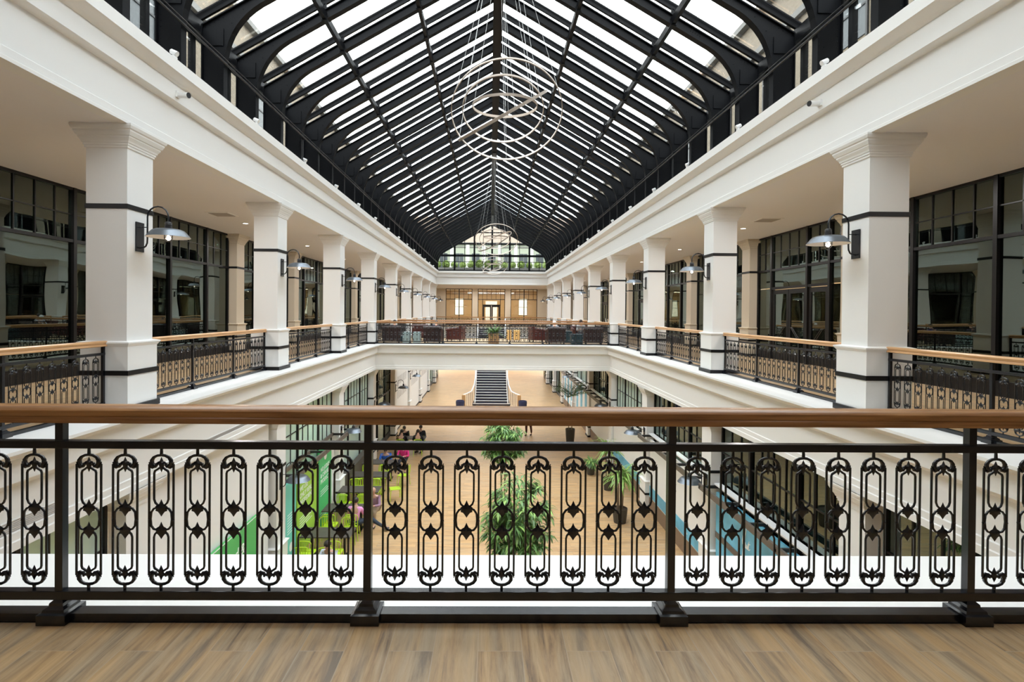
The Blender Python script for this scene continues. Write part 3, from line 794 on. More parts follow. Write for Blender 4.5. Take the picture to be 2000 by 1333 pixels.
# ------------------------------------------------------------ chandeliers
def ring_part(name, root, c, nrm, R, tie=None, hgt=.055, th=.018):
    n = Vector(nrm).normalized(); a = n.orthogonal().normalized(); b = n.cross(a)
    c = Vector(c); N = 72; vs, fs = [], []
    for i in range(N):
        t = 2*PI*i/N; d = a*math.cos(t)+b*math.sin(t)
        for rr, hh in ((R, -hgt/2), (R, hgt/2), (R-th, hgt/2), (R-th, -hgt/2)): vs.append(c+d*rr+n*hh)
    for i in range(N):
        j = (i+1) % N
        for k in range(4):
            q = (k+1) % 4; fs.append((i*4+k, j*4+k, j*4+q, i*4+q))
    mb = MB(); mb.mats = ['ringmetal', 'led']
    mb.add(vs, fs); mb.m = [0, 0, 1, 0]*N
    o = mb.obj(name, None, root)
    pts = [c+a*R*math.cos(t)+b*R*math.sin(t) for t in (.4, .4+2*PI/3, .4+4*PI/3)]
    return pts
def chandelier(y, z, label):
    r = thing('chandelier', label, 'chandelier', (.0, y, z), 0, 'ring chandeliers')
    top = Vector((0, 0, ZU-.12-z)); wires = []
    el = lambda deg: (0, math.cos(math.radians(deg))*-1, math.sin(math.radians(deg)))
    wires += ring_part('ring', r, (.16, 0, .0), el(-52), 1.18)
    wires += ring_part('ring', r, (.08, -.05, .03), el(-60), .86)
    wires += ring_part('ring', r, (.12, 0, .14), el(-92), .69)
    v = Vector((.0, -.94, -.34)); line = Vector((.85, 0.1, .53)).normalized()
    wires += ring_part('ring', r, (.06, -.1, -.1), v.cross(line), 1.05)
    mb = MB()
    for i, w in enumerate(wires):
        e = top+Vector((.08*math.cos(i*1.1), .5*math.sin(i*2.3), 0)); mb.tube([w, e], .0035, 4)
    mb.obj('suspension_wire', 'wire', r)
    MB().box(-.09, .09, -.5, .5, top.z-.02, top.z+.03).obj('ceiling_mount', 'dark', r)
chandelier(11.4, 5.78, 'nearest and largest of the hanging chandeliers of four tilted light rings')
chandelier(29.6, 5.55, 'middle one of the three hanging light ring chandeliers')
chandelier(48.2, 5.75, 'farthest and smallest looking light ring chandelier near the gable window')

# ------------------------------------------------------------ ceiling fittings
dl = MB().lathe([(.0, -.012), (.075, -.012)], n=18, m='down').lathe([(.075, -.012), (.08, -.02), (.105, -.018), (.11, 0)], n=18, m='whitemetal')
d0 = dl.obj('downlight', None)
first = True
spots = []
for s in (-1, 1):
    for k in range(-1, KN):
        spots.append((s*7.95, dk(k)+W/2+SP/2, HC, f'round recessed downlight in the {SIDE[s]} gallery ceiling, ' + (f'past the {ORD[k]} column' if k >= 0 else 'nearest the camera'), 'recessed gallery downlights'))
for i, x in enumerate((-3.4, 0, 3.4)): spots.append((x, .3, HC, f'added unseen downlight in the ceiling over the camera, {("left", "middle", "right")[i]} one', 'added near landing lights'))  # lamps added out of view to brighten the near floor
for i, x in enumerate((-3.3, 0, 3.3)): spots.append((x, 61.5, HC, f'small downlight over the far landing, {("left", "middle", "right")[i]} one', 'far landing downlights'))
for x, y, z, lab, gr in spots:
    o = d0 if first else d0.copy()
    if not first: COL.objects.link(o)
    first = False; o.location = (x, y, z); tag(o, lab, 'downlight', gr)
for s in (-1, 1):
    r = thing('air_vent', f'square ceiling air vent over the {SIDE[s]} gallery', 'air vent', (s*7.92, 15.6, HC), 0, 'ceiling air vents')
    MB().squaresweep(-.28, .28, -.28, .28, [(.05, 0), (.04, -.015), (0, -.02), (-.02, -.004)]).obj('frame', 'whitemetal', r)
    mb = MB()
    for i in range(9): mb.obox((-.27, -.24+i*.06, -.012), (.27, -.24+i*.06, -.012), .045, .006, up=(0, .6, 1))
    mb.box(-.28, .28, -.28, .28, -.003, -.001); mb.obj('slats', 'vent', r)
    r = thing('security_camera', f'white bullet security camera on the {SIDE[s]} cornice', 'security camera', (s*5.50, 9.2, 5.2), 0, 'security cameras')
    MB().box(0, -s*.03, -.05, .05, -.05, .05).obj('bracket', 'whitemetal', r)
    MB().lathe([(.04, 0), (.045, .01), (.045, .19), (.05, .2), (.05, .23)], (-s*.02, 0, -.01), 14, axis=(-s*.93, -.3, -.12), cap0=True).obj('housing', 'whitemetal', r, smooth=True)
    MB().lathe([(.0, .225), (.047, .225)], (-s*.02, 0, -.01), 14, axis=(-s*.93, -.3, -.12)).obj('lens', 'dark', r)
for y0, y1, lab in ((5.3, 6.75, 'slatted white grille low on the left cornice nearest the camera'), (10.2, 12.2, 'slim slatted grille low on the left cornice below the first gallery bay')):
    r = thing('air_grille', lab, 'air grille', (-5.57, y0, -1.02), 0, 'cornice air grilles'); L = y1-y0; H = .15 if y0 < 6 else .08
    MB().squaresweep(0, L, 0, H, [(.012, 0), (.012, .012), (0, .012), (0, 0)]).obj('frame', 'whitemetal', r).rotation_euler = (PI/2, 0, PI/2)
    mb = MB()
    for i in range(7): mb.box(.001, .008, 0, L, (i+.3)*H/7, (i+.62)*H/7)
    mb.obj('slats', 'vent', r)
sp0 = None
for s in (-1, 1):
    for i in range(14):
        y = 8.9+3.1*i; lab = f'small white spotlight on the {SIDE[s]} cornice top, {ORD[i]} from the front'
        if sp0 is None:
            r = sp0 = thing('cornice_spotlight', lab, 'spotlight', (s*5.38, y, ZT), 0, 'cornice spotlights')
            MB().box(-.03, .03, -.05, .05, 0, .05).tube([(0, 0, .05), (0, 0, .09)], .01, 6).obj('bracket', 'whitemetal', r)
            MB().lathe([(.03, -.06), (.04, -.05), (.045, .06), (.04, .06)], (0, 0, .11), 10, axis=(1, 0, -.5), cap0=True, cap1=True).obj('lamp_head', 'whitemetal', r, smooth=True)
        else: dup(sp0, (s*5.38, y, ZT), 0 if s < 0 else PI, lab, 'cornice spotlights')

# ------------------------------------------------------------ ground floor fronts
XG = 5.95
gz = ZG
def gfront(n, s, k, label, hoard=None, glass='groundglass', canopy=True):
    y0, y1 = dk(k)+W+.05, dk(k+1)-.05; L = y1-y0
    r = thing(f'window_{n}', label, 'shopfront', (s*XG, y0, gz), 0, None, 'structure')
    H = -1.21-gz
    mb = MB()
    def bar(a, b, c, d, t=.08): mb.box(-t/2, t/2, a, b, c, d)
    bar(0, .06, 0, H); bar(L-.06, L, 0, H); bar(0, L, H-.05, H)
    for p in (1.55, 3.5): bar(p-.04, p+.04, 0, H, .12)
    for q in (.5, 1.03, 2.04, 2.53, 3.02, 4.0, 4.5): bar(q-.014, q+.014, 2.72 if hoard or canopy else 0, H, .05)
    bar(0, L, 2.66, 2.74, .1); bar(0, L, 3.62, 3.65, .05); bar(0, L, 0, .3, .1)
    mb.obj('frame', 'frame', r)
    MB().box(-.004, .004, .05, L-.05, .3, H-.04).obj('glass_pane', glass, r)
    return r
ROT = {-1: (PI/2, 0, PI/2), 1: (PI/2, 0, -PI/2)}
kinds = {}
gn = 50
for s in (-1, 1):
    for k in range(-1, KN):
        lab = f'ground floor shop glazing {"past the " + ORD[k] + " column" if k >= 0 else "nearest the camera"}, {SIDE[s]} side below'
        gfront(gn, s, k, lab, glass='palereflect' if (s < 0 and k != 3) or (s > 0 and k in (2, 4)) else 'groundglass'); gn += 1
for s in (-1, 1):
    mb = MB().box(s*10.5, s*10.6, -4, 64, gz, -1.2)
    for k in range(-1, KN+1): mb.box(s*6.1, s*10.5, dk(k)+.25, dk(k)+.37, gz, -1.2)
    tag(mb.obj(f'wall_shop_{SIDE[s]}', 'cream' if s < 0 else 'roomR'), f'inner walls of the ground floor shops, {SIDE[s]} side', 'wall', kind='structure')
    for k in range(3, 4):
        if s < 0: tag(MB().box(s*9.3, s*9.4, dk(k)+W+.2, dk(k+1)-.2, gz, -1.3).obj('wall_brick', 'terracotta'), 'orange brick wall inside the ground floor shop under the bridge', 'wall', kind='structure')
tag(MB().box(-12, 12, 78, 78.2, gz, 6).obj('wall_ground_end', 'cream'), 'cream wall closing the far end of the ground floor', 'wall', kind='structure')

# bronze canopy rails with white ledge above the ground floor hoardings
def canopy(s, k, label):
    y0, y1 = dk(k)+W+.06, dk(k+1)-.06; L = y1-y0
    r = thing('canopy_frame', label, 'canopy', (s*XG, y0, gz+2.66), 0, 'open bronze canopy frames')
    x1 = -s*.62
    MB().box(x1, x1+s*.06, -.05, L+.05, .02, .16).box(-s*.05, -s*.1, 0, L, .02, .14).obj('long_beam', 'brownbeam', r)
    if s > 0: MB().box(-s*.05, -s*.22, 0, L, .14, .18).obj('white_ledge', 'whitemetal', r)
    for i in range(5):
        y = .03+i*(L-.06)/4
        MB().box(-s*.06, x1, y-.03, y+.03, .05, .12).obj('cross_bar', 'dark', r)
for s in (-1, 1):
    for k in (range(0, 6) if s > 0 else (1, 2)): canopy(s, k, f'open bronze canopy frame over the ground floor front past the {ORD[k]} column, {SIDE[s]} side')

def board(s, ya, yb, za, zb, m, name, label, cat, x=5.78, t=.06, group=None):
    r = thing(name, label, cat, (s*x, ya, za), 0, group)
    o = MB().box(-t/2, t/2, 0, yb-ya, 0, zb-za).obj('panel', m, r)
    return r
def txt(s, r, body, size, y, z, m='print', shear=0, name='lettering', x=.034, space=1.0):
    # on the left wall text runs with increasing Y as seen from the hall (reader faces -X): from far to near
    if s < 0: return text(name, body, size, m, r, (x, y, z), (PI/2, 0, PI/2), shear=shear, space=space)
    return text(name, body, size, m, r, (-x, y, z), (PI/2, 0, -PI/2), shear=shear, space=space)
def script(r, y, z, h, m, rad, name='script_lettering'):
    st = [[(.0, .35), (-.06, .55), (.02, .85), (.14, .9), (.1, .55), (.02, .15), (-.06, -.35)], [(.36, 1.35), (.26, .9), (.14, .3), (.06, -.25), (.02, -.5)], [(.0, .52), (.12, .46), (.25, .58), (.3, .5)],
          [(.3, .5), (.29, .3), (.36, .28), (.43, .5), (.41, .3), (.5, .34)], [(.5, .34), (.58, .55), (.56, .32), (.48, .28)], [(.58, .34), (.7, .8), (.62, .3), (.72, .32), (.8, .4)], [(.58, .6), (.8, .66)]]
    mb = MB()
    for p in st:
        q = []
        for a, b in zip(p, p[1:]):
            for i in range(3): q.append((a[0]+(b[0]-a[0])*i/3, a[1]+(b[1]-a[1])*i/3))
        q.append(p[-1])
        mb.tube([(-.034, y-u*h, z+v*h) for u, v in q], rad, 5)
    mb.obj(name, m, r)
# left, first bay: white hoarding and green board
r = board(-1, dk(0)+W+.17, dk(1)-.17, gz, -1.23, 'hoard', 'hoarding', 'tall white hoarding beside the green board, ground floor left', 'hoarding', x=5.84)
r = board(-1, 10.3, 12.97, gz+.02, -3.37, 'green', 'sign_board', 'green board with white Real Food lettering on the white hoarding', 'sign', x=5.74)
txt(-1, r, 'Real Food &', .34, .25, 1.72, shear=.2)
txt(-1, r, 'Real People', .34, .25, 1.25, shear=.2)
MB().box(.031, .034, 0, 2.67, 2.29, 2.31).obj('white_edge', 'print', r)
# left, second bay: coloured boards
def lines(r, y, z, n, w, dz=.075, h=.018):
    mb = MB()
    for i in range(n): mb.box(.031, .034, y, y+w*(1 if i % 3 else .8), z-i*dz, z-i*dz+h)
    mb.obj('small_print', 'print', r)
r = board(-1, 14.72, 15.50, gz+.05, -3.25, 'teal', 'sign_board', 'teal board with small white print, leftmost of the three coloured boards', 'sign', x=5.74, group='coloured shop boards')
lines(r, .12, 1.5, 8, .5); MB().lathe([(0, 0), (.13, 0)], (.034, .4, .55), 18, axis=(1, 0, 0)).obj('round_logo', 'print', r)
r = board(-1, 15.6, 17.5, gz+.05, -3.25, 'lime', 'sign_board', 'lime green board with white print between the teal and darker green boards', 'sign', x=5.74, group='coloured shop boards')
txt(-1, r, 'WE USE\nONLY REAL\nINGREDIENTS', .2, .2, 1.85); lines(r, .2, 1.05, 5, 1.1)
r = board(-1, 17.6, 18.95, gz+.05, -3.05, 'green2', 'sign_board', 'emerald green board reading no judge can be product, beside the white column', 'sign', x=5.74, group='coloured shop boards')
txt(-1, r, 'NO JUDGE\n& CAN BE\nPRODUCT', .2, .14, 1.85)
MB().lathe([(0, 0), (.15, 0)], (.034, .65, 2.3), 20, axis=(1, 0, 0)).obj('round_logo', 'print', r)
lines(r, .14, 1.2, 3, .9); lines(r, .14, .45, 3, .9)
# left, further bays: white low wall and hoarding with rows of small pictures
board(-1, 19.0, dk(2)-.1, gz, gz+2.3, 'hoard', 'hoarding', 'narrow white hoarding between the emerald board and the third column', 'hoarding', x=5.84)
board(-1, 20.45, 25.4, gz, gz+.95, 'tabletop', 'shop_counter', 'long dark low counter below the glazing, ground floor left', 'counter', x=5.75, t=.25)
for k in (4, 5, 6):
    r = board(-1, dk(k)+W+.1, dk(k+1)-.1, gz, gz+4.3, 'hoard', 'hoarding', f'white hoarding with rows of small dark windows past the {ORD[k]} column, ground floor left', 'hoarding', x=5.80)
    mb = MB()
    for row in (1.9, 2.75):
        for j in range(7): mb.box(.031, .036, .9+j*.5, 1.08+j*.5, row, row+.5)
    mb.obj('picture_row', 'vent', r)
    MB().box(.02, .05, 0, SP-W-.12, 0, .1).obj('skirting', 'black_trim', r)
# right side hoardings
def rhoard(k, lab, script=None, blue=True):
    y0, y1 = dk(k)+W+.1, dk(k+1)-.1
    r = board(1, y0, y1, gz, gz+2.62, 'hoard', 'hoarding', lab, 'hoarding', x=5.80)
    if blue: MB().box(-.036, -.03, 0, y1-y0, .52, .92).obj('blue_stripe', 'blue', r)
    MB().box(-.05, -.03, 0, y1-y0, 0, .5).obj('skirting', 'brownbase', r)
    return r
r = rhoard(1, 'white hoarding with black script lettering and blue stripe, ground floor right')
script(r, 2.75, 1.35, .75, 'ink', .008)
txt(1, r, 'Sale', .12, 1.35, .66, 'print')
r = rhoard(2, 'white hoarding with blue stripe behind the dracaena, ground floor right')
r = rhoard(3, 'white hoarding behind the potted palm, ground floor right', blue=False)
y0, y1 = dk(0)+W+.1, dk(1)-.1
r = board(1, y0, y1, gz, gz+2.62, 'blue', 'hoarding', 'mottled sky blue hoarding with white script, ground floor right nearest the camera', 'hoarding', x=5.80)
script(r, 3.45, 1.75, .42, 'print', .011)
script(r, 1.9, 1.9, .42, 'print', .011)
MB().box(-.05, -.03, 0, y1-y0, 1.45, 1.6).obj('bronze_rail', 'brownbeam', r)
for k in (4, 5):
    r = rhoard(k, f'white hoarding with sky blue panels past the {ORD[k]} column, ground floor right', blue=False)
    for j in range(3): MB().box(-.04, -.03, .5+j*1.6, 1.2+j*1.6, .5, 2.55).obj('blue_panel', 'blue', r)

# ------------------------------------------------------------ staircase
stz = thing('staircase', 'wide dark staircase with white nosings rising at the far end of the ground floor', 'staircase', (0, 41.5, ZG))
n = 33; rise = 5.7/n; run = rise/.56
hw = lambda i: 1.22+max(0, (4-i))*.06
mb = MB(); mn = MB()
for i in range(n):
    w = hw(i)
    mb.box(-w, w, i*run, (i+1)*run+.02, max(0, (i-1.5)*rise), (i+1)*rise)
    mn.box(-w, w, i*run-.025, i*run+.045, (i+1)*rise-.035, (i+1)*rise+.004)
mb.obj('steps', 'step', stz); mn.obj('nosings', 'nosing', stz)
for sg in (-1, 1):
    MB().prism([(0, -.0), (n*run, 5.7-.1), (n*run, 5.7+.12), (0, .28)], sg*1.24, sg*1.32, plane='YZ').obj('stringer', 'nosing', stz)
    pts = [(sg*2.15, -.75, .95), (sg*1.9, -.35, .98), (sg*1.55, .1, 1.1), (sg*1.36, .9, 1.5), (sg*1.3, 1.8, 1.98), (sg*1.3, n*run, 5.7+.95)]
    MB().tube(pts, .045, 8).obj('stair_handrail', 'nosing', stz, smooth=True)
    mb = MB()
    for i in range(0, n*2):
        y = i*run/2+.05; mb.box(sg*1.29-.012, sg*1.29+.012, y-.012, y+.012, max(.2, y*.56+.1), y*.56+1.05)
    for i in range(6):
        t = i/6; x, y = 2.15+(1.36-2.15)*t, -.75+1.5*t
        mb.box(sg*x-.012, sg*x+.012, y-.012, y+.012, 0, .97)
    mb.obj('stair_balusters', 'black', stz)
    MB().box(sg*1.98, sg*2.24, -.9, -.64, 0, .95).obj('newel_post', 'crate', stz)
for sg, w in ((-1, 'left'), (1, 'right')):
    r = thing('round_planter', f'dark blue round planter at the {w} foot of the staircase', 'planter', (sg*2.35, 40.2, ZG))
    MB().lathe([(.2, 0), (.3, .1), (.33, .5), (.3, .62), (.26, .62), (.25, .55), (0, .55)], n=18, cap0=True).obj('body', 'navy', r, smooth=True)

# ------------------------------------------------------------ plants
def leaf(mb, p, d, ln, w, droop=.5, m=None, seg=4):
    d = Vector(d).normalized(); side = d.cross(Vector((0, 0, 1)))
    if side.length < .05: side = Vector((1, 0, 0))
    side.normalize(); vs = []; q = Vector(p); dirn = d.copy()
    prof = [.15, .8, 1, .65, .05] if seg == 4 else [.3]+[1]*(seg-1)+[.05]
    for i in range(seg+1):
        ww = w*prof[i]/2
        vs += [q-side*ww, q+side*ww]
        dirn = (dirn-Vector((0, 0, droop/seg))).normalized(); q = q+dirn*(ln/seg)
    fs = [(2*i, 2*i+1, 2*i+3, 2*i+2) for i in range(seg)]
    mb.add(vs, fs, m)
def pot(r, rad, h, m='pot'):
    MB().lathe([(rad*.8, 0), (rad*.92, h*.5), (rad, h), (rad*.93, h), (rad*.9, h*.9)], n=20, cap0=True).obj('pot', m, r, smooth=True)
    MB().lathe([(0, h*.9), (rad*.91, h*.9)], n=20).obj('soil', 'soil', r)
def ficus(x, y, ztop, zbot, rad, label, seed):
    rnd = random.Random(seed); r = thing('potted_tree', label, 'potted tree', (x, y, ZG), 0, 'leafy potted trees in the middle of the hall')
    pot(r, .38, .6)
    hz = ztop-ZG; hb = zbot-ZG
    mb = MB()
    for i in range(4):
        a = i*1.57+.4; mb.tube([(.06*math.cos(a), .06*math.sin(a), .5), (.1*math.cos(a+.5), .1*math.sin(a+.5), hb), (rad*.4*math.cos(a), rad*.4*math.sin(a), (hb+hz)/2), (rad*.3*math.cos(a+.3), rad*.3*math.sin(a+.3), hz-.3)], [.035, .028, .018, .008], 6)
    mb.obj('trunk', 'bark', r, smooth=True)
    mb = MB(); cz = (hz+hb)/2; rz = (hz-hb)/2
    for c in range(250):
        u = rnd.uniform(-1, 1); a = rnd.uniform(0, 2*PI); q = math.sqrt(1-u*u); f = rnd.uniform(.35, 1)
        cp = Vector((rad*f*q*math.cos(a), rad*f*q*math.sin(a), cz+rz*f*u)); out = Vector((math.cos(a), math.sin(a), .35))
        for j in range(11):
            b = rnd.uniform(0, 2*PI); d = out*.5+Vector((math.cos(b), math.sin(b), rnd.uniform(-.3, .7)))
            leaf(mb, cp+Vector((rnd.uniform(-.05, .05), rnd.uniform(-.05, .05), rnd.uniform(-.05, .05))), d, rnd.uniform(.18, .32), rnd.uniform(.036, .056), rnd.uniform(.9, 2.0), 'leaf' if rnd.random() < .72 else 'leaf2')
    mb.obj('foliage', None, r)
ficus(.5, 12.3, -2.1, -4.5, .78, 'nearer tall potted tree with long drooping leaves, seen through the front balustrade', 5)
ficus(.33, 18.2, -1.95, -3.7, .70, 'farther tall potted tree just below the wooden handrail', 9)
def palm(name, x, y, h, nstem, nfr, fl, fw, label, lm='leaf', potr=.25, poth=.62, spread=.9, leafy=True, seed=1):
    rnd = random.Random(seed); r = thing(name, label, 'potted plant', (x, y, ZG), 0, None)
    pot(r, potr, poth)
    mb = MB(); tips = []
    for i in range(nstem):
        a = 2*PI*i/nstem+.3; rr = .09 if nstem > 1 else 0; hh = h*rnd.uniform(.82, 1.0)
        t = (rr*1.8*math.cos(a), rr*1.8*math.sin(a), hh); tips.append(t)
        mb.tube([(rr*math.cos(a), rr*math.sin(a), poth*.85), t], [.028, .018], 6)
    if h > poth: mb.obj('stem', 'bark', r, smooth=True)
    mb = MB()
    for t in tips:
        for j in range(nfr):
            a = rnd.uniform(0, 2*PI); el = rnd.uniform(.1, 1.5) if leafy else rnd.uniform(.7, 2.6); d = Vector((math.cos(a)*spread, math.sin(a)*spread, el))
            if leafy:  # arching strap leaves
                leaf(mb, t, d, fl*rnd.uniform(.7, 1.1), fw, rnd.uniform(1.0, 2.2), lm if rnd.random() < .7 else 'leaf2', 6)
            else:      # feather fronds
                dn = d.normalized(); q = Vector(t); pts = [q.copy()]
                for i in range(10):
                    dn = (dn-Vector((0, 0, .085))).normalized(); q = q+dn*fl/10; pts.append(q.copy())
                    sd = dn.cross(Vector((0, 0, 1))).normalized()
                    for sg in (-1, 1): leaf(mb, q, dn*.8+sd*sg, fl*.33*math.sin(.4+i*.27), .035, .8, lm, 4)
                mb.tube(pts, .006, 4, lm)
    mb.obj('leaves', None, r)
palm('potted_palm', 4.39, 30.0, 2.95, 2, 20, 1.1, .05, 'tall potted palm with feathery fronds near the right ground floor wall', potr=.27, poth=.75, leafy=False, seed=4)
palm('potted_dracaena', 4.4, 18.5, 1.75, 4, 34, .78, .04, 'potted dracaena on slim stems with yellow green leaves beside white hoarding', 'leaf2', potr=.26, poth=.5, seed=6)
palm('potted_dracaena', 4.75, 21.9, 1.9, 3, 26, .72, .04, 'second spiky potted dracaena behind the yellow green one', 'leaf2', potr=.22, poth=.5, seed=8)
palm('potted_bush', 4.42, 24.0, .55, 1, 95, .5, .06, 'low bushy potted plant on the floor between palm and dracaena', 'leaf', potr=.2, poth=.42, seed=2)

# ------------------------------------------------------------ tables and chairs below
def chair_proto(label, group):
    r = thing('metal_chair', label, 'chair', (0, 0, 0), 0, group)
    MB().prism([(-.2, -.2), (.2, -.2), (.19, .2), (-.19, .2)], .44, .462, plane='XY').obj('seat', 'limeMetal', r, bevel=.008)
    for sx in (-1, 1):
        for sy in (-1, 1):
            MB().tube([(sx*.18, sy*.18, .45), (sx*.215, sy*.225, 0)], [.016, .012], 6).obj('leg', 'limeMetal', r, smooth=True)
    pts = [(-.195, -.19, .45), (-.2, -.23, .78), (-.17, -.245, .84), (-.1, -.25, .86), (.1, -.25, .86), (.17, -.245, .84), (.2, -.23, .78), (.195, -.19, .45)]
    mb = MB().tube(pts, .014, 6)
    mb.tube([(-.197, -.2, .56), (.197, -.2, .56)], .01, 6)
    for i in range(5):
        x = -.12+i*.06; mb.box(x-.011, x+.011, -.252, -.246, .56, .86)
    mb.obj('backrest', 'limeMetal', r, smooth=True)
    return r
ch0 = None
def chair(x, y, rz, label, group='lime green metal chairs'):
    global ch0
    if ch0 is None: ch0 = r = chair_proto(label, group); r.location = (x, y, ZG); r.rotation_euler = (0, 0, rz)
    else: r = dup(ch0, (x, y, ZG), rz, label, group)
    return r
tb0 = None
def table(x, y, w, d, label):
    global tb0
    if tb0 is None:
        r = tb0 = thing('cafe_table', label, 'table', (x, y, ZG), 0, 'dark cafe tables')
        MB().box(-w/2, w/2, -d/2, d/2, .72, .755).obj('tabletop', 'tabletop', r, bevel=.005)
        for sx in (-1, 1):
            MB().box(sx*w*.33-.03, sx*w*.33+.03, -.03, .03, .03, .72).box(sx*w*.33-.04, sx*w*.33+.04, -.28, .28, 0, .03).obj('leg', 'black', r)
    else: r = dup(tb0, (x, y, ZG), None, label)
    return r
TY = [13.6, 15.75, 17.75, 19.6, 21.4, 23.2]
side2 = {1: 'far', -1: 'near'}
for i, y in enumerate(TY):
    table(-4.85, y, 1.45, .72, f'dark wooden cafe table, {ORD[i]} from the camera in the row along the left boards')
    for q, xx in enumerate((-5.2, -4.5)):
        for sg in (-1, 1):
            if i == 5 and sg > 0: continue
            jx, jy, jr = random.uniform(-.04, .04), random.uniform(0, .07), random.uniform(-.12, .12)
            chair(xx+jx, y+sg*(.60+jy), (PI if sg > 0 else 0)+jr, f'lime green metal chair on the {side2[sg]} {("wall", "aisle")[q]} corner of the {ORD[i]} cafe table')
for i, (x, y, rz) in enumerate(((-3.75, 20.6, 1.9), (-3.7, 22.3, 1.4))):
    chair(x, y, rz, f'lime green metal chair standing loose in the aisle, {("nearer", "farther")[i]} one')
table(-4.15, 27.7, 1.45, .72, 'dark cafe table of the group in black clothes')
for i, (x, y, rz) in enumerate(((-4.6, 27.05, 0), (-3.75, 27.05, .1), (-4.6, 28.35, PI), (-3.75, 28.35, PI))):
    chair(x, y, rz, f'lime green metal chair at the far group table, {("near left", "near right", "far left", "far right")[i]} corner')

# ------------------------------------------------------------ people
def skin_mesh(name, verts, edges, radii, m, parent, root=0, sub=1):
    me = bpy.data.meshes.new(name); me.from_pydata(verts, edges, []); o = bpy.data.objects.new(name, me); COL.objects.link(o)
    sm = o.modifiers.new('skin', 'SKIN'); sm.use_smooth_shade = True
    if not me.skin_vertices: me.skin_vertices.new()
    for i, v in enumerate(me.skin_vertices[0].data):
        rr = radii[i]; v.radius = rr if isinstance(rr, tuple) else (rr, rr); v.use_root = (i == root)
    su = o.modifiers.new('sub', 'SUBSURF'); su.levels = sub; su.render_levels = sub
    me.materials.append(M[m] if isinstance(m, str) else m)
    o.parent = parent
    return o
CL = {}
def cloth(rgb):
    if rgb not in CL: CL[rgb] = mat('cloth_%d' % len(CL), rgb, .85, bump=.2, bscale=30)
    return CL[rgb]
def person(x, y, z, rz, label, shirt, trousers, hair='hairD', pose='sit', lean=.2, long_hair=False, group=None, stretch=False, shortsleeve=False):
    r = thing('person', label, 'person', (x, y, z), rz, group)
    # faces local +Y; sitting: hips at z=.5
    hz = .52 if pose == 'sit' else .92
    hip = Vector((0, 0, hz)); up = Vector((0, math.sin(lean), math.cos(lean)))
    ws = hip+up*.18; chs = hip+up*.36; nk = hip+up*.52; hd = nk+Vector((0, .03+.05*lean, .12)); tp = hd+Vector((0, .01, .1))
    V = [hip, ws, chs, nk, nk+Vector((0, .01, .05)), hd, tp]; R = [(.15, .11), (.135, .10), (.17, .11), (.06, .06), (.055, .055), (.082, .095), (.06, .07)]
    E = [(i, i+1) for i in range(6)]
    def chain(start, pts, rad):
        p = start
        for q, rr in zip(pts, rad):
            V.append(Vector(q)); R.append(rr); E.append((p, len(V)-1)); p = len(V)-1
        return p
    legs = []; arms = []; 
    for sg in (-1, 1):
        if pose == 'sit':
            kn = Vector((sg*.13, .44, hz+.0)); an = Vector((sg*.13, .42, .09)); toe = an+Vector((sg*.02, .17, -.05))
            if stretch and sg > 0: kn = Vector((.40, .40, hz-.02)); an = Vector((.78, .62, .12)); toe = an+Vector((.12, .1, -.0))
        else:
            kn = Vector((sg*.1, .03+.1*sg, .5)); an = Vector((sg*.1, .14*sg-.02, .09)); toe = an+Vector((0, .17, -.05))
        hj = hip+Vector((sg*.09, .03, -.02)); lg = [hj, kn, (kn+an)/2+Vector((0, -.02, 0)), an, toe]
        chain(0, lg, [.085, .06, .055, .036, .03]); legs.append(lg)
        sh = chs+Vector((sg*.19, 0, .07))
        if pose == 'sit': el = sh+Vector((sg*.06, .14, -.24)); wr = el+Vector((-sg*.12, .23, .05))
        else: el = sh+Vector((sg*.07, -.03, -.28)); wr = el+Vector((sg*.02, .1, -.23))
        arm = [sh, el, (el+wr)/2, wr]; arms.append(arm)
        w = chain(2, arm, [.052, .04, .036, .026])
        d = (wr-el).normalized(); lat = d.cross(Vector((0, 0, 1))).normalized()
        V.append(wr+d*.06); R.append((.034, .016)); E.append((w, len(V)-1)); palm_i = len(V)-1
        for f in range(4):
            o0 = lat*((f-1.5)*.018); ln = (.06, .072, .068, .052)[f]
            a = len(V); V.append(wr+d*.1+o0); R.append(.0085); E.append((palm_i, a))
            V.append(wr+d*(.1+ln*.55)+o0+Vector((0, 0, -.006))); R.append(.008); E.append((a, a+1))
            V.append(wr+d*(.1+ln)+o0+Vector((0, 0, -.022))); R.append(.007); E.append((a+1, a+2))
        a = len(V); V.append(wr+d*.05+lat*(-sg*.042)); R.append(.0095); E.append((palm_i, a))
        V.append(wr+d*.085+lat*(-sg*.055)+Vector((0, 0, -.01))); R.append(.008); E.append((a, a+1))
    body = skin_mesh('body', V, E, R, 'skin', r, 0, 1)
    # clothing
    sv = [hip-up*.02, ws, chs, nk-up*.05]; sr = [(.165, .125), (.15, .118), (.185, .128), (.08, .08)]; se = [(0, 1), (1, 2), (2, 3)]
    for a in arms:
        b = len(sv); last = a[1] if shortsleeve else a[3]-(a[3]-a[1])*.1
        pts = [a[0], (a[0]+a[1])/2, a[1]] if shortsleeve else [a[0], a[1], last]
        rr = [.066, .06, .052] if shortsleeve else [.066, .053, .04]
        for i, p in enumerate(pts):
            sv.append(p); sr.append(rr[i]); se.append((2 if i == 0 else b+i-1, b+i))
    skin_mesh('shirt', sv, se, sr, cloth(shirt), r)
    tv = [hip+Vector((0, 0, .02))]; tr = [(.165, .12)]; te = []
    for l in legs:
        b = len(tv)
        for i, (p, rr) in enumerate(zip([l[0], l[1], l[2], l[3]+Vector((0, 0, .02))], [.1, .075, .066, .05])):
            tv.append(p); tr.append(rr); te.append((0 if i == 0 else b+i-1, b+i))
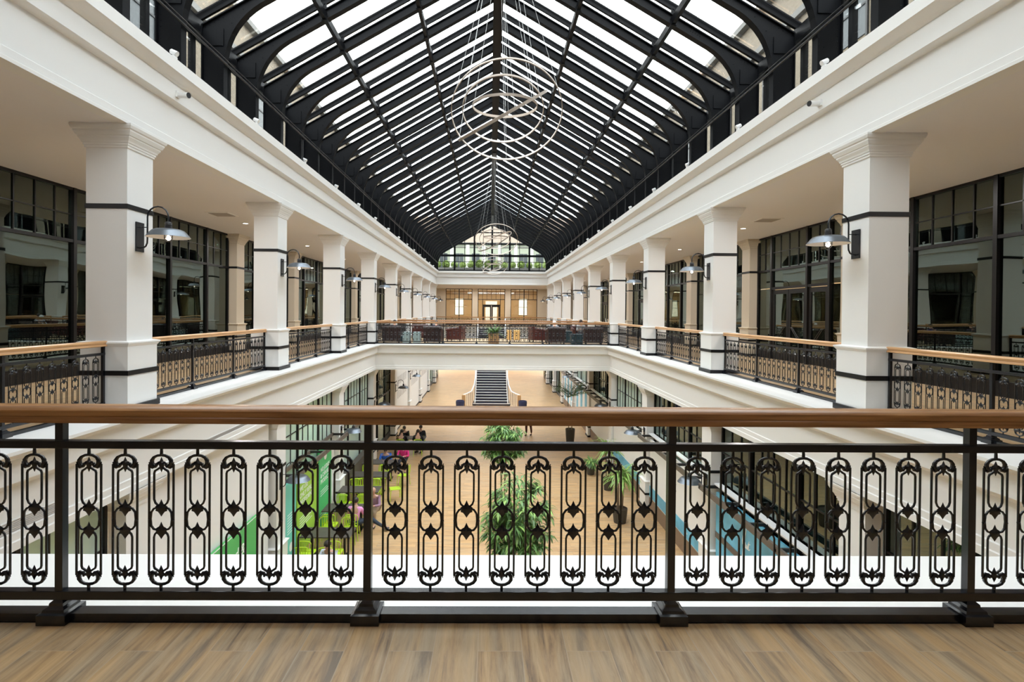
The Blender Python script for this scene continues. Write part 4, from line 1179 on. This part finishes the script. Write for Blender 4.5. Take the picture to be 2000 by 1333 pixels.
    skin_mesh('trousers', tv, te, tr, cloth(trousers), r)
    for l in legs:
        a, t = l[3], l[4]
        MB().ball(((a.x+t.x)/2, (a.y+t.y)/2, max(.035, (a.z+t.z)/2-.03)), .1, 8, sc=(.5 if abs(t.x-a.x) < .08 else 1, 1.25, .42)).obj('shoe', 'dark', r, smooth=True)
    hb = MB().ball(tuple(hd+Vector((0, -.018, .04))), .1, 12, sc=(.93, 1.02, 1.0))
    if long_hair: hb.ball(tuple(hd+Vector((0, -.06, -.06))), .09, 10, sc=(1, .6, 1.4))
    hb.obj('hair', hair, r, smooth=True)
    MB().ball(tuple(hd+Vector((0, .1, .0))), .016, 6, sc=(.8, 1.2, 1.3)).ball(tuple(hd+Vector((.085, 0, 0))), .02, 6, sc=(.5, 1, 1.5)).ball(tuple(hd+Vector((-.085, 0, 0))), .02, 6, sc=(.5, 1, 1.5)).obj('nose_and_ears', 'skin', r, smooth=True)
    MB().ball(tuple(hd+Vector((.032, .086, .025))), .011, 6).ball(tuple(hd+Vector((-.032, .086, .025))), .011, 6).obj('eyes', 'eye', r)
    MB().ball(tuple(hd+Vector((0, .088, -.04))), .02, 6, sc=(1.2, .4, .3)).obj('mouth', mat('lips', (.4, .14, .12), .5), r)
    return r
p1 = person(-4.3, 14.2, ZG, PI-.25, 'bearded person in pale blue shirt seated at the nearest cafe table', (.62, .68, .78), (.06, .055, .05), lean=.35)
person(-4.42, 17.12, ZG, -.1, 'person in pink top seen from behind, seated at the third cafe table, one leg out', (.72, .30, .60), (.03, .045, .07), lean=.1, stretch=True, shortsleeve=True)
person(-4.05, 18.42, ZG, PI-.15, 'balding person in plum checked shirt and khaki trousers leaning over the third cafe table', (.30, .18, .27), (.30, .22, .14), hair='skin', lean=.35)
person(-4.75, 23.85, ZG, PI+.2, 'person in bright blue jacket seated at the farthest cafe table of the left row', (.02, .10, .42), (.02, .02, .03), lean=.4)
person(-4.05, 24.5, ZG, PI, 'person in magenta top just behind the blue jacket', (.55, .02, .16), (.02, .02, .03), lean=.2)
person(-4.6, 27.1, ZG, 0, 'person in black seated at the far group table, near left corner', (.012, .012, .016), (.015, .015, .02), lean=.4, group='group in black clothes')
person(-3.75, 27.1, ZG, .1, 'person in black seated at the far group table, near right corner', (.012, .014, .02), (.015, .015, .02), lean=.2, group='group in black clothes')
person(-4.6, 28.3, ZG, PI, 'person in black seated at the far group table, far left corner', (.012, .012, .014), (.015, .015, .02), lean=.35, group='group in black clothes')
person(-3.75, 28.3, ZG, PI, 'person in black seated at the far group table, far right corner', (.014, .014, .018), (.015, .015, .02), lean=.15, group='group in black clothes')
person(2.18, 31.6, ZG, 2.6, 'person in maroon standing on the open hall floor, mostly behind the handrail', (.12, .02, .02), (.06, .015, .015), pose='stand', lean=.02)

# ------------------------------------------------------------ bridge furniture
def armchair_proto(m, label, group):
    r = thing('armchair', label, 'armchair', (0, 0, 0), 0, group)
    # faces +Y, back at -Y; tufted rolled back and arms
    MB().box(-.30, .30, -.28, .38, .2, .43).obj('seat_cushion', m, r, bevel=.04)
    mb = MB().box(-.44, .44, -.42, -.26, .12, .78).tube([(-.46, -.37, .76), (.46, -.37, .76)], .085, 10)
    mb.obj('backrest', m, r, bevel=.01)
    for sx in (-1, 1):
        MB().box(sx*.30, sx*.45, -.3, .38, .12, .6).tube([(sx*.39, -.36, .72), (sx*.39, .4, .60)], .075, 10).obj('armrest', m, r, bevel=.01)
        for y in (-.34, .32): MB().lathe([(.02, 0), (.035, .05), (.03, .12)], (sx*.37, y, 0), 8).obj('leg', 'dark', r)
    mb = MB()
    for row in range(3):
        for j in range(6): mb.ball((-.36+j*.144+(row % 2)*.03, -.423, .26+row*.19), .014, 6)
    mb.obj('buttons', 'dark', r)
    return r
ac = {}
def armchair(m, x, y, rz, label):
    if m not in ac: ac[m] = r = armchair_proto(m, label, 'leather armchairs on the bridge'); r.location = (x, y, 0); r.rotation_euler = (0, 0, rz)
    else: r = dup(ac[m], (x, y, 0), rz, label, 'leather armchairs on the bridge')
    return r
armchair('leather', -5.05, 26.75, .15, 'dark brown tufted leather armchair at the left end of the bridge')
armchair('leather', -2.95, 26.7, -.1, 'dark brown tufted leather armchair right of the pale blue cube tables')
armchair('redleather', -1.95, 28.1, 1.35, 'reddish leather armchair turned sideways, left of the wooden planter')
armchair('redleather', -3.95, 29.3, PI+.2, 'reddish leather armchair behind the pale blue cube tables')
armchair('leather', 3.1, 26.75, .1, 'dark brown tufted leather armchair left of the slate cube tables')
armchair('redleather', 2.35, 28.0, -1.4, 'reddish leather armchair turned sideways behind the one with the white shirt person')
armchair('leather', 5.0, 26.75, -.12, 'dark brown tufted leather armchair at the right end of the bridge')
armchair('redleather', 4.75, 29.2, PI, 'reddish leather armchair at the back right of the bridge')
def cube_table(x, y, w, h, m, label):
    r = thing('cube_table', label, 'side table', (x, y, 0), 0, 'cube side tables on the bridge')
    MB().box(-w/2, w/2, -w/2, w/2, .02, h-.03).obj('body', m, r, bevel=.008)
    MB().box(-w/2-.01, w/2+.01, -w/2-.01, w/2+.01, h-.03, h).obj('tabletop', m, r, bevel=.004)
cube_table(-4.25, 26.5, .36, .55, 'palecube', 'pale blue cube side table, left one of the pair')
cube_table(-3.75, 26.5, .36, .55, 'palecube', 'pale blue cube side table, right one of the pair')
cube_table(-4.45, 27.3, .45, .3, 'tealcube', 'low dark green side table beside the leftmost armchair')
cube_table(4.12, 26.5, .56, .5, 'tealcube', 'larger slate teal cube table between the right armchairs')
cube_table(3.85, 27.6, .4, .6, 'tealcube', 'smaller slate teal cube table behind the larger one')
rr = thing('planter_crate', 'square pine planter with leafy plant in the middle of the bridge', 'planter', (.03, 26.6, 0))
mb = MB()
for i in range(5):
    for (a, b) in ((-1, 0), (1, 0), (0, -1), (0, 1)):
        c = -.2+i*.1
        if a: mb.box(a*.25-.012, a*.25+.012, c-.045, c+.045, 0, .5)
        else: mb.box(c-.045, c+.045, b*.25-.012, b*.25+.012, 0, .5)
mb.obj('slatted_box', 'crate', rr); MB().box(-.23, .23, -.23, .23, .02, .44).obj('soil', 'soil', rr)
mb = MB(); rnd = random.Random(11)
for i in range(150):
    a = rnd.uniform(0, 2*PI); leaf(mb, (rnd.uniform(-.1, .1), rnd.uniform(-.1, .1), .44), (math.cos(a)*.8, math.sin(a)*.8, rnd.uniform(.4, 2)), rnd.uniform(.4, .75), .05, rnd.uniform(.5, 1.6), 'leaf' if i % 3 else 'leaf2')
mb.obj('leaves', None, rr)
for i, (x, lab) in enumerate(((.85, 'narrow tan upholstered stool, left of the two behind the bridge railing'), (1.25, 'wider tan upholstered stool, right of the two behind the bridge railing'))):
    r = thing('stool', lab, 'stool', (x, 28.2, 0), 0, 'tan stools'); w = .12+.05*i
    MB().box(-w, w, -w, w, .1, .62).obj('seat', 'tan', r, bevel=.02)
    for sx in (-1, 1):
        for sy in (-1, 1): MB().box(sx*w*.7-.015, sx*w*.7+.015, sy*w*.7-.015, sy*w*.7+.015, 0, .1).obj('leg', 'dark', r)
person(3.1, 26.85, -.09, .0, 'person in white shirt seated in the armchair left of the slate cubes', (.66, .72, .86), (.3, .03, .04), hair='whitemetal', lean=.45)
person(4.75, 29.05, -.09, PI, 'person in black and white seated at the back right of the bridge', (.35, .35, .36), (.02, .02, .03), lean=.2)
person(-4.95, 26.9, -.09, .1, 'person in dark purple seated in the armchair at the left end of the bridge', (.05, .03, .09), (.02, .02, .03), lean=.55)
person(-2.9, 26.85, -.09, -.1, 'person in violet seated in the armchair right of the pale blue cubes', (.12, .07, .22), (.02, .02, .03), lean=.55)

# ------------------------------------------------------------ light, camera, world
w = bpy.data.worlds.new('World'); S.world = w; w.use_nodes = True
nt = w.node_tree; bg = nt.nodes['Background']
tc = nt.nodes.new('ShaderNodeTexCoord'); n = nt.nodes.new('ShaderNodeTexNoise'); n.inputs['Scale'].default_value = 2.2; n.inputs['Detail'].default_value = 5
rp = nt.nodes.new('ShaderNodeValToRGB'); rp.color_ramp.elements[0].position = .35; rp.color_ramp.elements[1].position = .62
rp.color_ramp.elements[0].color = (.80, .88, 1, 1); rp.color_ramp.elements[1].color = (1, .995, .985, 1)
nt.links.new(tc.outputs['Generated'], n.inputs['Vector']); nt.links.new(n.outputs['Fac'], rp.inputs['Fac']); nt.links.new(rp.outputs['Color'], bg.inputs['Color'])
bg.inputs['Strength'].default_value = 5.4
def area(name, loc, sx, sy, e, col=(1, .96, .9), rot=(0, 0, 0)):
    l = bpy.data.lights.new(name, 'AREA'); l.shape = 'RECTANGLE'; l.size = sx; l.size_y = sy; l.energy = e; l.color = col
    o = bpy.data.objects.new(name, l); COL.objects.link(o); o.location = loc; o.rotation_euler = rot
    return o
# lamps of the gallery downlights; landing and shop lights are added to brighten
def disc(name, loc, r, e, col=(1, .965, .93)):
    l = bpy.data.lights.new(name, 'AREA'); l.shape = 'DISK'; l.size = r*2; l.energy = e; l.color = col
    o = bpy.data.objects.new(name, l); COL.objects.link(o); o.location = loc; return o
for x, y, z, lab, gr in spots:
    disc('downlight_lamp', (x, y, z-.03), .07, 8 if gr == 'added near landing lights' else (25 if y < 6 else 68))
for s in (-1, 1):
    for k in range(-1, KN, 2):
        y = dk(k)+W/2+SP/2
        area('added_shop_light', (s*11.9, y, HC-.03), .6, .6, 8 if s < 0 else 190, (1, .88, .70))  # added light, no fitting seen, to lift the rooms behind the gallery glass
        area('added_ground_shop_light', (s*8.2, y, -1.35), .6, .6, 420 if s < 0 else 160, (1, .95, .84))  # added light to brighten the ground floor shop interiors
area('lobby_light', (0, 67, HC-.05), 12, 1, 260, (1, .85, .65))
for y in (57, 66): area('ground_light', (0, y, -1.3), 8, 1, 80, (1, .9, .78))

cd = bpy.data.cameras.new('camera'); cam = bpy.data.objects.new('camera', cd); COL.objects.link(cam); S.camera = cam
F, CX, YAW, PIT, ROL, PX, PY = 1047.864, -.1594, .0122, .0076, .0083, 969.839, 618.292
cd.sensor_fit = 'HORIZONTAL'; cd.sensor_width = 36; cd.lens = F/2000*36
cd.shift_x = (1000-PX)/2000; cd.shift_y = -(666.5-PY)/2000
cd.clip_start = .05; cd.clip_end = 400
Rm = Matrix.Rotation(-YAW, 4, 'Z') @ Matrix.Rotation(PI/2-PIT, 4, 'X') @ Matrix.Rotation(ROL, 4, 'Z')
cam.matrix_world = Matrix.Translation((CX, 0, 1.55)) @ Rm

S.view_settings.view_transform = 'Standard'; S.view_settings.look = 'None'; S.view_settings.exposure = 0.70; S.view_settings.gamma = 1
S.view_settings.use_curve_mapping = False
S.cycles.max_bounces = 10; S.cycles.diffuse_bounces = 6; S.cycles.glossy_bounces = 4; S.cycles.transparent_max_bounces = 24
S.cycles.sample_clamp_indirect = 8; S.cycles.caustics_reflective = False; S.cycles.caustics_refractive = False
S.cycles.use_denoising = True
